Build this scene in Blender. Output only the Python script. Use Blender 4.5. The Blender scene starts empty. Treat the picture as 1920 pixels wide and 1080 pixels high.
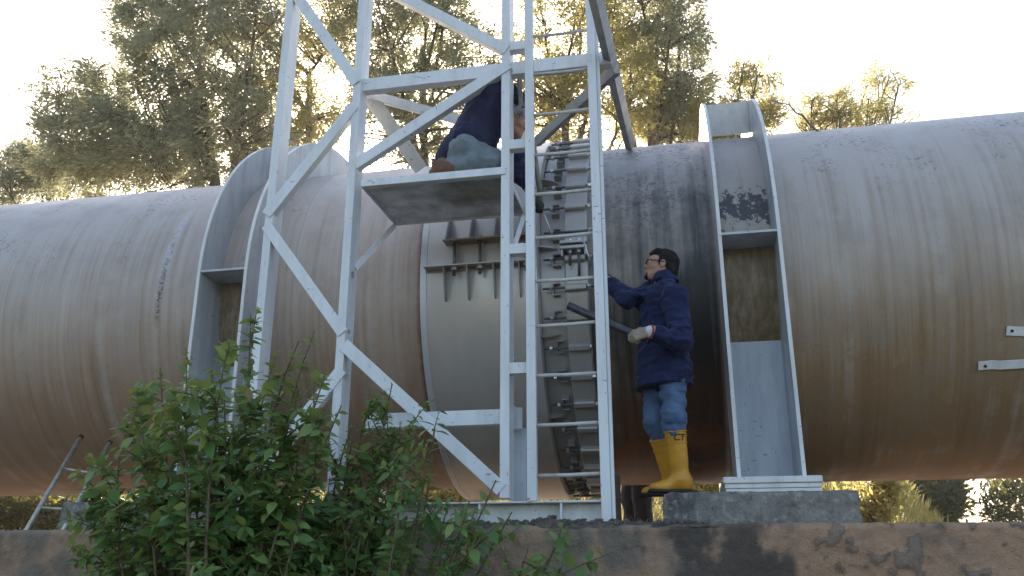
import bpy, math, random
import numpy as np
from mathutils import Vector, Matrix

random.seed(7)
rng = np.random.default_rng(11)
S = bpy.context.scene
COL = S.collection
R_ = math.radians

# ---------------------------------------------------------------- camera
FPX, PITCH, YAW = 1600.0, R_(18.0), R_(11.5)
CAM = np.array([0, 0, 1.6])
_h = np.array([-math.sin(YAW), math.cos(YAW), 0]); _r = np.array([math.cos(YAW), math.sin(YAW), 0]); _z = np.array([0, 0, 1.0])
_f = _h * math.cos(PITCH) + _z * math.sin(PITCH); _u = _z * math.cos(PITCH) - _h * math.sin(PITCH)
cd = bpy.data.cameras.new('camera'); cam = bpy.data.objects.new('camera', cd); COL.objects.link(cam)
cd.sensor_width = 36; cd.lens = FPX / 1920 * 36; cd.clip_end = 2000; cd.clip_start = 0.05
cam.matrix_world = Matrix(((_r[0], _u[0], -_f[0], CAM[0]), (_r[1], _u[1], -_f[1], CAM[1]), (_r[2], _u[2], -_f[2], CAM[2]), (0, 0, 0, 1)))
S.camera = cam

def at(px, py, Y):
    """survey helper: the point of the plane at depth Y seen at that spot of the survey photo"""
    d = _f * FPX + _r * (px - 960) + _u * (540 - py)
    return CAM + d * (Y / d[1])

# ---------------------------------------------------------------- light
SUN_EL, SUN_AZ = R_(25.6), R_(-21.3)
w = bpy.data.worlds.new("World"); S.world = w; w.use_nodes = True
nt = w.node_tree; bg = nt.nodes['Background']
sky = nt.nodes.new('ShaderNodeTexSky'); sky.sky_type = 'NISHITA'; sky.sun_disc = False
sky.sun_elevation = SUN_EL; sky.sun_rotation = SUN_AZ
sky.air_density = 1.0; sky.dust_density = 2.8; sky.ozone_density = 0.6
nt.links.new(sky.outputs[0], bg.inputs[0]); bg.inputs[1].default_value = 0.12
sd = bpy.data.lights.new('sun', 'SUN'); sun = bpy.data.objects.new('sun', sd); COL.objects.link(sun)
sd.energy = 4.5; sd.angle = R_(0.5); sd.color = (1.0, 0.92, 0.80)
sdir = Vector((math.sin(SUN_AZ) * math.cos(SUN_EL), math.cos(SUN_AZ) * math.cos(SUN_EL), math.sin(SUN_EL)))
sun.rotation_euler = sdir.to_track_quat('Z', 'Y').to_euler()
S.view_settings.view_transform = 'Standard'; S.view_settings.look = 'None'
S.view_settings.exposure = 1.8; S.view_settings.gamma = 1.0
S.cycles.max_bounces = 6; S.cycles.transparent_max_bounces = 8

# ---------------------------------------------------------------- noise
def vnoise(p, seed=0):
    p = np.asarray(p, dtype=np.float64); i = np.floor(p).astype(np.int64); f = p - i; f = f * f * (3 - 2 * f)
    def hsh(a):
        n = (a[..., 0] * 374761393 + a[..., 1] * 668265263 + a[..., 2] * 1274126177 + seed * 974634) & 0xffffffff
        n = ((n ^ (n >> 13)) * 1274126177) & 0xffffffff
        return ((n ^ (n >> 16)) & 0xffff) / 65535.0
    r = 0
    for dx in (0, 1):
        for dy in (0, 1):
            for dz in (0, 1):
                wgt = (f[..., 0] if dx else 1 - f[..., 0]) * (f[..., 1] if dy else 1 - f[..., 1]) * (f[..., 2] if dz else 1 - f[..., 2])
                r = r + wgt * hsh(i + np.array([dx, dy, dz]))
    return r
def fbm(p, seed=0, o=4):
    p = np.asarray(p, dtype=np.float64); r = 0; a = 0.5
    for k in range(o):
        r = r + a * vnoise(p * 2 ** k, seed + k); a *= .5
    return r

# ---------------------------------------------------------------- materials
class NT:
    def __init__(s, name):
        s.m = bpy.data.materials.new(name); s.m.use_nodes = True; s.t = s.m.node_tree; s.n = s.t.nodes
        s.b = s.n['Principled BSDF']; s.out = s.n['Material Output']
    def nd(s, typ, ins=None, **kw):
        x = s.n.new(typ)
        for k, v in kw.items(): setattr(x, k, v)
        for k, v in (ins or {}).items(): s.set(x.inputs[k], v)
        return x
    def set(s, sock, v):
        if isinstance(v, bpy.types.NodeSocket): s.t.links.new(v, sock)
        elif isinstance(v, (tuple, list)) and sock.type == 'RGBA' and len(v) == 3: sock.default_value = (*v, 1)
        else: sock.default_value = v
    def pos(s): return s.nd('ShaderNodeNewGeometry').outputs['Position']
    def obco(s): return s.nd('ShaderNodeTexCoord').outputs['Object']
    def math(s, op, a, b=0.0, c=None):
        x = s.nd('ShaderNodeMath', {0: a, 1: b}, operation=op)
        if c is not None: s.set(x.inputs[2], c)
        return x.outputs[0]
    def mul(s, a, b): return s.math('MULTIPLY', a, b)
    def vscale(s, v, sc):
        return s.nd('ShaderNodeMapping', {'Vector': v, 'Scale': sc}).outputs[0]
    def noise(s, v, scale=5., detail=4., rough=.55, dist=0.):
        return s.nd('ShaderNodeTexNoise', {'Vector': v, 'Scale': scale, 'Detail': detail, 'Roughness': rough, 'Distortion': dist}).outputs[0]
    def rng(s, v, a, b, lo=0., hi=1., smooth=False):
        return s.nd('ShaderNodeMapRange', {0: v, 1: a, 2: b, 3: lo, 4: hi}, interpolation_type='SMOOTHSTEP' if smooth else 'LINEAR').outputs[0]
    def mix(s, f, a, b):
        x = s.n.new('ShaderNodeMix'); x.data_type = 'RGBA'; x.clamp_factor = True
        s.set(x.inputs[0], f); s.set(x.inputs[6], a); s.set(x.inputs[7], b); return x.outputs[2]
    def bump(s, h, strength=.3, dist=.01):
        x = s.nd('ShaderNodeBump', {'Strength': strength, 'Distance': dist, 'Height': h}); s.set(s.b.inputs['Normal'], x.outputs[0])
    def p(s, **k):
        for a, v in k.items(): s.set(s.b.inputs[a.replace('_', ' ')], v)
        return s
M = {}
def simple(name, col, rough=.6, metal=0., var=.15, sc=8., bump=0., bsc=60., col2=None, stretch=(1, 1, 1)):
    n = NT(name); c = n.vscale(n.obco(), stretch); f = n.noise(c, sc, 5, .6)
    c2 = col2 or tuple(x * (1 - var * 2) for x in col)
    n.p(Base_Color=n.mix(n.rng(f, .35, .68), col, c2), Roughness=rough, Metallic=metal)
    if bump: n.bump(n.noise(c, bsc, 3), bump, .004)
    M[name] = n.m; return n

AX, AY, AZ, PR = 0.0, 8.009, 3.900, 1.6        # the pipe's axis and radius

def pipe_mat(name, x_dark=None, rust_edge=None, pocket=(.335, .75), mark=None, base=(.475, .41, .37), brown=(.31, .205, .13)):
    n = NT(name); P = n.pos(); sp = n.nd('ShaderNodeSeparateXYZ', {0: P})
    x, y, z = sp.outputs
    th = n.math('ARCTAN2', n.math('SUBTRACT', z, AZ), n.math('SUBTRACT', AY, y))
    v = n.nd('ShaderNodeCombineXYZ', {0: x, 1: th, 2: 0.0}).outputs[0]
    wob = n.nd('ShaderNodeCombineXYZ', {0: n.math('ADD', x, n.mul(n.noise(n.vscale(v, (1.5, 2, 1)), 1.0, 2), .012)), 1: th, 2: 0.0}).outputs[0]
    s1 = n.noise(n.vscale(wob, (4.5, .30, 1)), 1.0, 4, .6)
    s2 = n.noise(n.vscale(wob, (15, .6, 1)), 1.0, 4, .6)
    s3 = n.noise(n.vscale(wob, (70, 1.6, 1)), 1.0, 3, .65)
    mott = n.noise(P, 3.2, 6, .65); big = n.noise(P, .9, 4, .6)
    fine = n.noise(P, 75., 3, .75)
    # brown dirt streaks; the brown also grows stronger from crown to lower half
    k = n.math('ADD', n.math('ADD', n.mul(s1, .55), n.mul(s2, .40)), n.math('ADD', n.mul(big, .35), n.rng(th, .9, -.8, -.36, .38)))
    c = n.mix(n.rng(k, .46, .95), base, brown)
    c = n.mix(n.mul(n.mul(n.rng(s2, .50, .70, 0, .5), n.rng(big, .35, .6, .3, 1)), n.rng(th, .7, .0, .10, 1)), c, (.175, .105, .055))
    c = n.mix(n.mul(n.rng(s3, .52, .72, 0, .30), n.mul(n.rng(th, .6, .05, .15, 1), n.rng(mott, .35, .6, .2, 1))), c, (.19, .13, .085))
    c = n.mix(n.rng(n.math('SUBTRACT', s1, n.mul(mott, .4)), .33, .45, 0, .35), c, (.50, .47, .44))
    c = n.mix(n.rng(mott, .50, .72, 0, .30), c, (.24, .22, .215))
    c = n.mix(n.rng(fine, .60, .74, 0, .35), c, (.56, .51, .46))
    c = n.mix(n.rng(fine, .40, .28, 0, .35), c, (.15, .115, .085))
    # black lichen flecks, mostly on the upper half
    fl = n.noise(n.vscale(P, (1, 1, .8)), 34., 3, .7)
    patch = n.noise(P, 1.7, 3, .6)
    flm = n.mul(n.rng(fl, .57, .60), n.rng(n.math('ADD', patch, n.rng(th, .1, 1.1, -.10, .11)), .51, .63))
    c = n.mix(n.mul(flm, .6), c, (.05, .05, .053))
    # rusty run-off caught between the saddle plates, lichen above the stiffener
    w2 = n.mul(n.rng(x, pocket[0], pocket[0] + .02), n.rng(x, pocket[1], pocket[1] - .015))
    ru = n.mul(w2, n.rng(th, .06, .0)); g2 = n.noise(n.vscale(P, (28, 28, 5)), 1.0, 5, .7)
    c = n.mix(n.mul(ru, .9), c, n.mix(n.rng(g2, .36, .64), (.115, .072, .03), n.mix(n.rng(mott, .4, .6), (.33, .25, .16), (.22, .14, .06))))
    if mark is not None:
        dx = n.math('ABSOLUTE', n.math('SUBTRACT', x, n.math('ADD', mark, n.mul(n.math('SUBTRACT', th, .05), .06))))
        pale = n.mul(n.rng(dx, .05, .015), n.mul(n.rng(th, .02, .2), n.rng(th, .62, .45)))
        c = n.mix(n.mul(pale, n.rng(n.noise(P, 18., 4), .35, .55, 0, .7)), c, (.58, .57, .62))
        bl = n.mul(n.rng(dx, .035, .01), n.mul(n.rng(th, -.22, -.12), n.rng(th, .45, .05)))
        c = n.mix(n.mul(bl, n.rng(n.noise(P, 60., 3, .7), .47, .53, 0, .9)), c, (.05, .05, .055))
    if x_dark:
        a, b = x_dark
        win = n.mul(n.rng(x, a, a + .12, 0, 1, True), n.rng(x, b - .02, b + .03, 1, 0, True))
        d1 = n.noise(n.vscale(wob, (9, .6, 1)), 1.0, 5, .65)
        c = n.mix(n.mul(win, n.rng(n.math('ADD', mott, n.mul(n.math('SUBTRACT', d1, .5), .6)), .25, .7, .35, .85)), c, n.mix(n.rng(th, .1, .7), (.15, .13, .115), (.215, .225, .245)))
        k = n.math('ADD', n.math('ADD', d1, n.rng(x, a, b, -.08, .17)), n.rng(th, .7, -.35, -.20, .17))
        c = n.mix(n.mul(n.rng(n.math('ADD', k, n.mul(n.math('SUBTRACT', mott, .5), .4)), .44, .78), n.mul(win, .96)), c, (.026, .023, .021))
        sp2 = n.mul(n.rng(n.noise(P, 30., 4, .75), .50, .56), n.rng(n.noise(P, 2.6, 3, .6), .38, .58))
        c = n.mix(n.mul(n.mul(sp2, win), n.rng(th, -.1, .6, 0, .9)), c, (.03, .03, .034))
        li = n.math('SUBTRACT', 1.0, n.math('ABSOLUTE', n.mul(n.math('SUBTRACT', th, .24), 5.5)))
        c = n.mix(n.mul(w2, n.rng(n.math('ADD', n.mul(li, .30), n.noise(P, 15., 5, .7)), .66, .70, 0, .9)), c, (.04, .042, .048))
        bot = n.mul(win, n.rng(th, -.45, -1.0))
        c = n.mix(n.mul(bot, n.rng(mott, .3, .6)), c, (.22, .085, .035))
    if rust_edge is not None:
        e = n.math('ADD', n.rng(x, rust_edge - .45, rust_edge, 0, 1.0), n.math('ADD', n.mul(n.noise(P, 5., 5, .7), .5), n.rng(th, .8, -.8, -.2, .2)))
        c = n.mix(n.rng(e, .85, 1.35, 0, .6), c, (.25, .115, .045))
        c = n.mix(n.rng(n.math('ADD', n.rng(x, rust_edge - .10, rust_edge + .01), n.mul(n.noise(P, 14., 5, .7), .7)), .62, 1.0, 0, .95), c, n.mix(n.noise(P, 22., 4), (.085, .036, .018), (.20, .085, .035)))
    n.p(Base_Color=c, Roughness=n.rng(mott, .3, .7, .38, .58), Specular_IOR_Level=.5)
    n.bump(n.math('ADD', fine, n.mul(s2, .6)), .2, .004)
    M[name] = n.m
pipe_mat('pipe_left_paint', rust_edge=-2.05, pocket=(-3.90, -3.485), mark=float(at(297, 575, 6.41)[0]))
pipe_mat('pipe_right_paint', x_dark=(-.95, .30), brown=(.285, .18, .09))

def white_steel(name, col, amt=.5):
    n = NT(name); P = n.pos()
    d = n.noise(n.vscale(P, (9, 9, 1.6)), 1.0, 5, .65)
    f = n.noise(P, 38., 4, .7)
    c = n.mix(n.rng(d, .42, .72, 0, amt), col, tuple(q * .66 for q in col))
    c = n.mix(n.rng(n.noise(n.vscale(P, (1, 1, .35)), 55., 2, .6), .70, .74, 0, .6), c, (.16, .14, .125))
    c = n.mix(n.rng(f, .68, .76, 0, .6), c, (.25, .19, .14))
    sc = n.noise(n.nd('ShaderNodeMapping', {'Vector': P, 'Scale': (14, 14, 60), 'Rotation': (0, .7, 0)}).outputs[0], 1.0, 2, .5)
    c = n.mix(n.mul(n.rng(sc, .685, .70), n.rng(n.noise(P, 3.1, 3), .50, .58, 0, .8)), c, (.12, .115, .11))
    c = n.mix(n.mul(n.rng(n.noise(P, 2.2, 4, .7), .58, .72), n.rng(n.noise(n.vscale(P, (30, 30, 3)), 1.0, 3), .5, .62, 0, .5)), c, (.30, .20, .12))
    n.p(Base_Color=c, Roughness=n.rng(d, .3, .7, .4, .6)); n.bump(n.math('ADD', f, n.mul(d, 3.0)), .09, .006); M[name] = n.m
white_steel('tower_white', (.73, .73, .725)); white_steel('rung_grey', (.56, .53, .49), .8); white_steel('saddle_grey', (.50, .515, .53), .8)
white_steel('web_bluegrey', (.50, .53, .57), .6); white_steel('plate_white', (.72, .70, .67), .7)
white_steel('mast_grey', (.27, .265, .26), .7)

def sleeve_mat(name, col):
    n = NT(name); P = n.pos(); d = n.noise(n.vscale(P, (2.5, 1, .8)), 1.5, 5, .6)
    c = n.mix(n.rng(d, .35, .7, 0, .6), col, tuple(q * .74 for q in col))
    c = n.mix(n.rng(n.noise(P, 2.3, 4, .6), .58, .72, 0, .5), c, (.33, .26, .2))
    c = n.mix(n.rng(n.noise(P, 45., 3, .7), .66, .72, 0, .5), c, (.12, .10, .085))
    n.p(Base_Color=c, Roughness=n.rng(d, .3, .7, .30, .44), Metallic=.35); n.bump(n.noise(P, 25., 3), .04, .004); M[name] = n.m
sleeve_mat('sleeve_paint', (.50, .455, .41)); sleeve_mat('ring_paint', (.40, .38, .36)); sleeve_mat('lug_paint', (.31, .295, .28))
sleeve_mat('edge_band_paint', (.56, .56, .56))
simple('rusty_plate', (.28, .16, .10), .75, .1, col2=(.34, .30, .26), sc=6.)
simple('zinc', (.55, .55, .55), .35, .85, .1); simple('dark_rod', (.16, .15, .15), .45, .6, .2)
simple('grating', (.70, .70, .69), .55, .5, .2)

def concrete(name, a, b, dk, sc=1.):
    n = NT(name); P = n.pos()
    big = n.noise(P, 4. * sc, 6, .65); mid = n.noise(P, 18. * sc, 5, .7); fi = n.noise(P, 120., 3, .7)
    c = n.mix(n.rng(big, .35, .65), a, b)
    c = n.mix(n.rng(n.noise(n.vscale(P, (3, 3, 1.2)), 1.6, 6, .7), .52, .68, 0, .8), c, dk)
    c = n.mix(n.rng(mid, .52, .66, 0, .6), c, tuple(min(1, q * 1.7) for q in a))
    c = n.mix(n.rng(mid, .45, .35, 0, .5), c, dk)
    c = n.mix(n.rng(fi, .60, .72, 0, .6), c, (.05, .048, .045))
    n.p(Base_Color=c, Roughness=.92); n.bump(n.math('ADD', n.mul(mid, 1.2), n.mul(fi, .6)), 1.0, .03); M[name] = n.m
concrete('plinth_concrete', (.37, .335, .29), (.25, .235, .21), (.075, .072, .07))

def wall_mat():
    n = NT('wall_paint'); P = n.pos()
    at_ = n.nd('ShaderNodeAttribute', attribute_name='wear'); sp = n.nd('ShaderNodeSeparateColor', {0: at_.outputs['Color']})
    flake, dark, grey = sp.outputs
    a = n.mix(n.rng(n.noise(P, 5., 6, .65), .35, .65), (.53, .32, .195), (.39, .24, .15))
    a = n.mix(n.rng(n.noise(P, 22., 5, .7), .5, .7, 0, .6), a, (.55, .37, .26))
    a = n.mix(grey, a, n.mix(n.noise(P, 9., 5), (.19, .16, .125), (.33, .25, .18)))
    a = n.mix(n.mul(flake, .8), a, (.27, .215, .17))
    edge = n.mul(n.math('SUBTRACT', 1.0, n.math('ABSOLUTE', n.math('SUBTRACT', n.mul(flake, 2.0), 1.0))), .4)
    a = n.mix(edge, a, (.075, .05, .035))  # dark rim painted round each flake in place of edge shading
    a = n.mix(dark, a, n.mix(n.noise(P, 14., 4), (.055, .05, .045), (.125, .10, .08)))
    a = n.mix(n.rng(n.noise(P, 90., 3, .7), .62, .72, 0, .6), a, (.06, .05, .04))
    n.p(Base_Color=a, Roughness=.9); n.bump(n.math('ADD', n.noise(P, 22., 6, .75), n.mul(n.noise(P, 120., 2), .3)), 1.0, .03); M['wall_paint'] = n.m
wall_mat()
concrete('soil', (.20, .165, .13), (.13, .105, .085), (.085, .07, .058), 2.)
concrete('ground_soil', (.13, .105, .07), (.09, .085, .05), (.06, .06, .035), .1)
concrete('hill_soil', (.16, .125, .065), (.10, .085, .045), (.06, .055, .03), .3)

def leaf_mat(name, cols, trans=.45, rough=.5, tint=(.60, .52, .13), spec=.3):
    n = NT(name); g = n.nd('ShaderNodeNewGeometry'); r = g.outputs['Random Per Island']
    ramp = n.nd('ShaderNodeValToRGB', {0: r}); el = ramp.color_ramp.elements
    while len(el) < len(cols): el.new(.5)
    for i, c in enumerate(cols): el[i].position = i / (len(cols) - 1); el[i].color = (*c, 1)
    c = ramp.outputs[0]
    n.p(Base_Color=c, Roughness=rough, Specular_IOR_Level=spec)
    tr = n.nd('ShaderNodeBsdfTranslucent', {'Color': n.mix(.5, c, tint)})
    mx = n.nd('ShaderNodeMixShader', {0: trans, 1: n.b.outputs[0], 2: tr.outputs[0]})
    n.t.links.new(mx.outputs[0], n.out.inputs[0]); M[name] = n.m
leaf_mat('bush_leaf', [(.055, .14, .036), (.075, .18, .045), (.11, .23, .058), (.17, .29, .08), (.26, .34, .095)], .40, .38, spec=.5)
leaf_mat('bush_tip', [(.12, .20, .05), (.20, .24, .07), (.26, .17, .06)], .4, .4, spec=.4)
leaf_mat('tree_leaf_olive', [(.17, .18, .12), (.24, .245, .165), (.31, .31, .215), (.40, .385, .27)], .52, .5, (.50, .47, .22))
leaf_mat('tree_leaf_gold', [(.24, .225, .11), (.31, .28, .135), (.40, .33, .17), (.30, .30, .15)], .56, .5)
leaf_mat('tree_leaf_dark', [(.03, .045, .02), (.05, .065, .03), (.07, .085, .035)], .35, .5)
leaf_mat('dry_grass', [(.34, .25, .10), (.44, .33, .15), (.25, .24, .08), (.5, .4, .2)], .5, .6)
leaf_mat('green_grass', [(.08, .11, .03), (.14, .14, .05), (.25, .2, .08)], .4, .6)
simple('bark', (.16, .12, .085), .9, 0, .25, 6.); simple('stem', (.17, .12, .07), .8, 0, .2, 20.)
simple('ladder_alu', (.50, .46, .38), .42, .6, .2, 14.)

def cloth(name, a, b, sc=7., wv=.5, rough=.9, fine=260.):
    n = NT(name); c = n.obco(); f = n.noise(c, sc, 5, .6)
    k = n.mix(n.rng(f, .35, .68), a, b)
    n.p(Base_Color=k, Roughness=rough, Sheen_Weight=.06, Specular_IOR_Level=.2)
    n.bump(n.math('ADD', n.mul(n.noise(c, 16., 3, .5), .7), n.mul(n.noise(c, fine, 2), .25)), wv, .008); M[name] = n.m
cloth('navy_cloth', (.020, .026, .078), (.012, .015, .044)); cloth('jeans', (.10, .155, .25), (.055, .088, .155), 9.)
cloth('jeans_faded', (.19, .23, .25), (.12, .15, .165), 9.); cloth('dark_trousers', (.012, .013, .022), (.02, .022, .035))
cloth('glove_leather', (.42, .35, .26), (.22, .165, .11), 16.); cloth('glove_dark', (.06, .052, .042), (.03, .027, .023), 16.)
cloth('cuff_red', (.35, .05, .045), (.22, .03, .03)); cloth('cuff_white', (.55, .55, .58), (.42, .42, .46))
cloth('cap_cloth', (.58, .57, .62), (.30, .26, .48), 26.)
cloth('boot_leather', (.20, .095, .06), (.11, .06, .045), 12.)
n_ = simple('yellow_rubber', (.62, .30, .022), .42, 0, .12, 5., .12, 30., (.50, .22, .018)); simple('boot_sole', (.035, .026, .018), .8, 0, .2)
simple('ink', (.03, .02, .02), .7)
def skin_mat():
    n = NT('skin'); c = n.obco(); f = n.noise(c, 14., 4, .6)
    n.p(Base_Color=n.mix(n.rng(f, .35, .68), (.46, .245, .165), (.36, .165, .11)), Roughness=.5, Subsurface_Weight=.08)
    s = n.b.inputs['Subsurface Radius']; s.default_value = (1, .3, .2); n.b.inputs['Subsurface Scale'].default_value = .01
    n.bump(n.noise(c, 160., 2), .1, .002); M['skin'] = n.m
skin_mat()
simple('eye_white', (.75, .72, .68), .25); simple('iris', (.05, .03, .02), .2)
def hair_mat():
    n = NT('hair'); c = n.obco(); f = n.noise(n.vscale(c, (30, 30, 160)), 1.0, 3, .6)
    n.p(Base_Color=n.mix(f, (.006, .005, .004), (.016, .012, .010)), Roughness=.7, Specular_IOR_Level=.25); n.bump(f, .6, .006); M['hair'] = n.m
hair_mat()
simple('glasses_frame', (.012, .012, .014), .3); simple('tube_steel', (.085, .09, .10), .38, .6, .25, 20.); simple('tube_grey', (.24, .22, .19), .5, .5, .25, 14.)
def scarf():
    n = NT('scarf'); w_ = n.nd('ShaderNodeTexWave', {'Vector': n.obco(), 'Scale': 26., 'Distortion': 1.5}, bands_direction='Z')
    n.p(Base_Color=n.mix(w_.outputs[1], (.045, .055, .13), (.30, .32, .42)), Roughness=.9); M['scarf'] = n.m
scarf()
simple('strap_white', (.78, .77, .76), .5, 0, .08, 10.); simple('hole_dark', (.03, .03, .03), .8); simple('wood_post', (.14, .095, .06), .85, 0, .25, 9.)

# ---------------------------------------------------------------- objects
def empty(name, loc, label, cat, group=None):
    o = bpy.data.objects.new(name, None); COL.objects.link(o); o.location = Vector(loc); o.empty_display_size = .1
    o['label'] = label; o['category'] = cat
    if group: o['group'] = group
    return o
def root_of(o):
    while o.parent: o = o.parent
    return o
def link(name, verts, faces, mat, parent=None, smooth=False, bevel=0., loc=None, local=False):
    """one mesh object; verts are world coordinates, stored relative to the thing's base"""
    v = np.asarray(verts, dtype=np.float64).reshape(-1, 3)
    base = np.zeros(3)
    if parent is not None and not local: base = np.array(root_of(parent).location)
    elif loc is not None: base = np.array(loc, dtype=float)
    me = bpy.data.meshes.new(name); me.from_pydata((v - base).tolist(), [], [list(map(int, f)) for f in faces]); me.update()
    me.materials.append(M[mat] if isinstance(mat, str) else mat)
    if smooth: me.polygons.foreach_set('use_smooth', np.ones(len(me.polygons), dtype=bool))
    o = bpy.data.objects.new(name, me); COL.objects.link(o)
    if parent is not None: o.parent = parent
    elif loc is not None: o.location = Vector(loc)
    if bevel:
        b = o.modifiers.new('bevel', 'BEVEL'); b.width = bevel; b.segments = 1; b.limit_method = 'ANGLE'; b.angle_limit = R_(50)
    return o
def tag(o, label, cat, group=None):
    o['label'] = label; o['category'] = cat
    if group: o['group'] = group
    return o

V3 = lambda *a: np.array(a, dtype=float)
def unit(v): v = np.asarray(v, dtype=float); return v / (np.linalg.norm(v) + 1e-12)
class MB:
    def __init__(s): s.v = []; s.f = []
    def add(s, v, f):
        k = len(s.v); s.v.extend([list(map(float, q)) for q in v]); s.f.extend([[i + k for i in q] for q in f]); return s
    def box(s, lo, hi):
        x0, y0, z0 = lo; x1, y1, z1 = hi
        return s.add([(x0, y0, z0), (x1, y0, z0), (x1, y1, z0), (x0, y1, z0), (x0, y0, z1), (x1, y0, z1), (x1, y1, z1), (x0, y1, z1)],
                     [(0, 3, 2, 1), (4, 5, 6, 7), (0, 1, 5, 4), (1, 2, 6, 5), (2, 3, 7, 6), (3, 0, 4, 7)])
    def prism(s, poly, p0, p1, a, b):
        """extrude 2-D polygon (in axes a, b) from p0 to p1"""
        p0 = np.array(p0, float); p1 = np.array(p1, float); n = len(poly)
        lo = [p0 + a * u + b * w_ for u, w_ in poly]; hi = [p1 + a * u + b * w_ for u, w_ in poly]
        f = [(i, (i + 1) % n, n + (i + 1) % n, n + i) for i in range(n)]
        # caps: triangulated for concave shapes by Blender's ngon tessellation
        return s.add(lo + hi, f + [tuple(range(n - 1, -1, -1)), tuple(range(n, 2 * n))])
    def tube(s, path, r, n=10, caps=True):
        path = [np.array(p, float) for p in path]; m = len(path)
        rs = r if hasattr(r, '__len__') else [r] * m
        t = [unit(path[min(i + 1, m - 1)] - path[max(i - 1, 0)]) for i in range(m)]
        ref = V3(0, 0, 1) if abs(t[0][2]) < .9 else V3(1, 0, 0); a = unit(np.cross(t[0], ref)); v = []
        for i in range(m):
            a = unit(a - t[i] * a.dot(t[i])); b = np.cross(t[i], a)
            for k in range(n):
                g = 2 * math.pi * k / n; v.append(path[i] + (a * math.cos(g) + b * math.sin(g)) * rs[i])
        f = [(i * n + k, i * n + (k + 1) % n, (i + 1) * n + (k + 1) % n, (i + 1) * n + k) for i in range(m - 1) for k in range(n)]
        if caps: f += [tuple(range(n - 1, -1, -1)), tuple(range((m - 1) * n, m * n))]
        return s.add(v, f)
    def latheX(s, prof, n=160, cx=(AY, AZ)):
        """revolve (x, r) profile round the pipe's axis"""
        m = len(prof); v = []
        for x, r in prof:
            for k in range(n):
                g = 2 * math.pi * k / n; v.append((x, cx[0] - r * math.cos(g), cx[1] + r * math.sin(g)))
        return s.add(v, [(i * n + k, (i + 1) * n + k, (i + 1) * n + (k + 1) % n, i * n + (k + 1) % n) for i in range(m - 1) for k in range(n)])
    def obj(s, name, mat, parent=None, **k): return link(name, s.v, s.f, mat, parent, **k)

def lathe_smooth(o, ang=35):
    me = o.data; me.polygons.foreach_set('use_smooth', np.ones(len(me.polygons), dtype=bool))
    e = o.modifiers.new('split', 'EDGE_SPLIT'); e.split_angle = R_(ang)

# ================================================================ SETTING
# ground sheet reaching the horizon
g = MB(); g.add([(-400, -400, 0), (400, -400, 0), (400, 600, 0), (-400, 600, 0)], [(0, 1, 2, 3)])
o = g.obj('ground', 'ground_soil'); o['kind'] = 'structure'
# hill behind the pipe: gentle rise, falling away to the right
xs = np.linspace(-60, 40, 201); ys = np.linspace(10.9, 60, 90)
X, Y = np.meshgrid(xs, ys, indexing='ij')
def hill_z(x, y):
    h = 1.0 + 2.6 * np.clip((y - 11.5) / 7.0, 0, 1) ** 1.1
    fall = np.clip((x - (2.2 + (y - 12) * .14)) / 3.6, 0, 1); fall = fall * fall * (3 - 2 * fall)
    edge = np.clip((y - 10.9) / .8, 0, 1)
    return (h * (1 - fall * .93) + .25 * (fbm(np.stack([x * .5, y * .5, x * 0], -1), 3) - .5)) * edge + .01
Zh = hill_z(X, Y); nx, ny = X.shape
idx = np.arange(nx * ny).reshape(nx, ny)
fq = np.stack([idx[:-1, :-1], idx[1:, :-1], idx[1:, 1:], idx[:-1, 1:]], -1).reshape(-1, 4)
o = link('hill', np.stack([X, Y, Zh], -1).reshape(-1, 3), fq, 'hill_soil', smooth=True); o['kind'] = 'structure'

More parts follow.
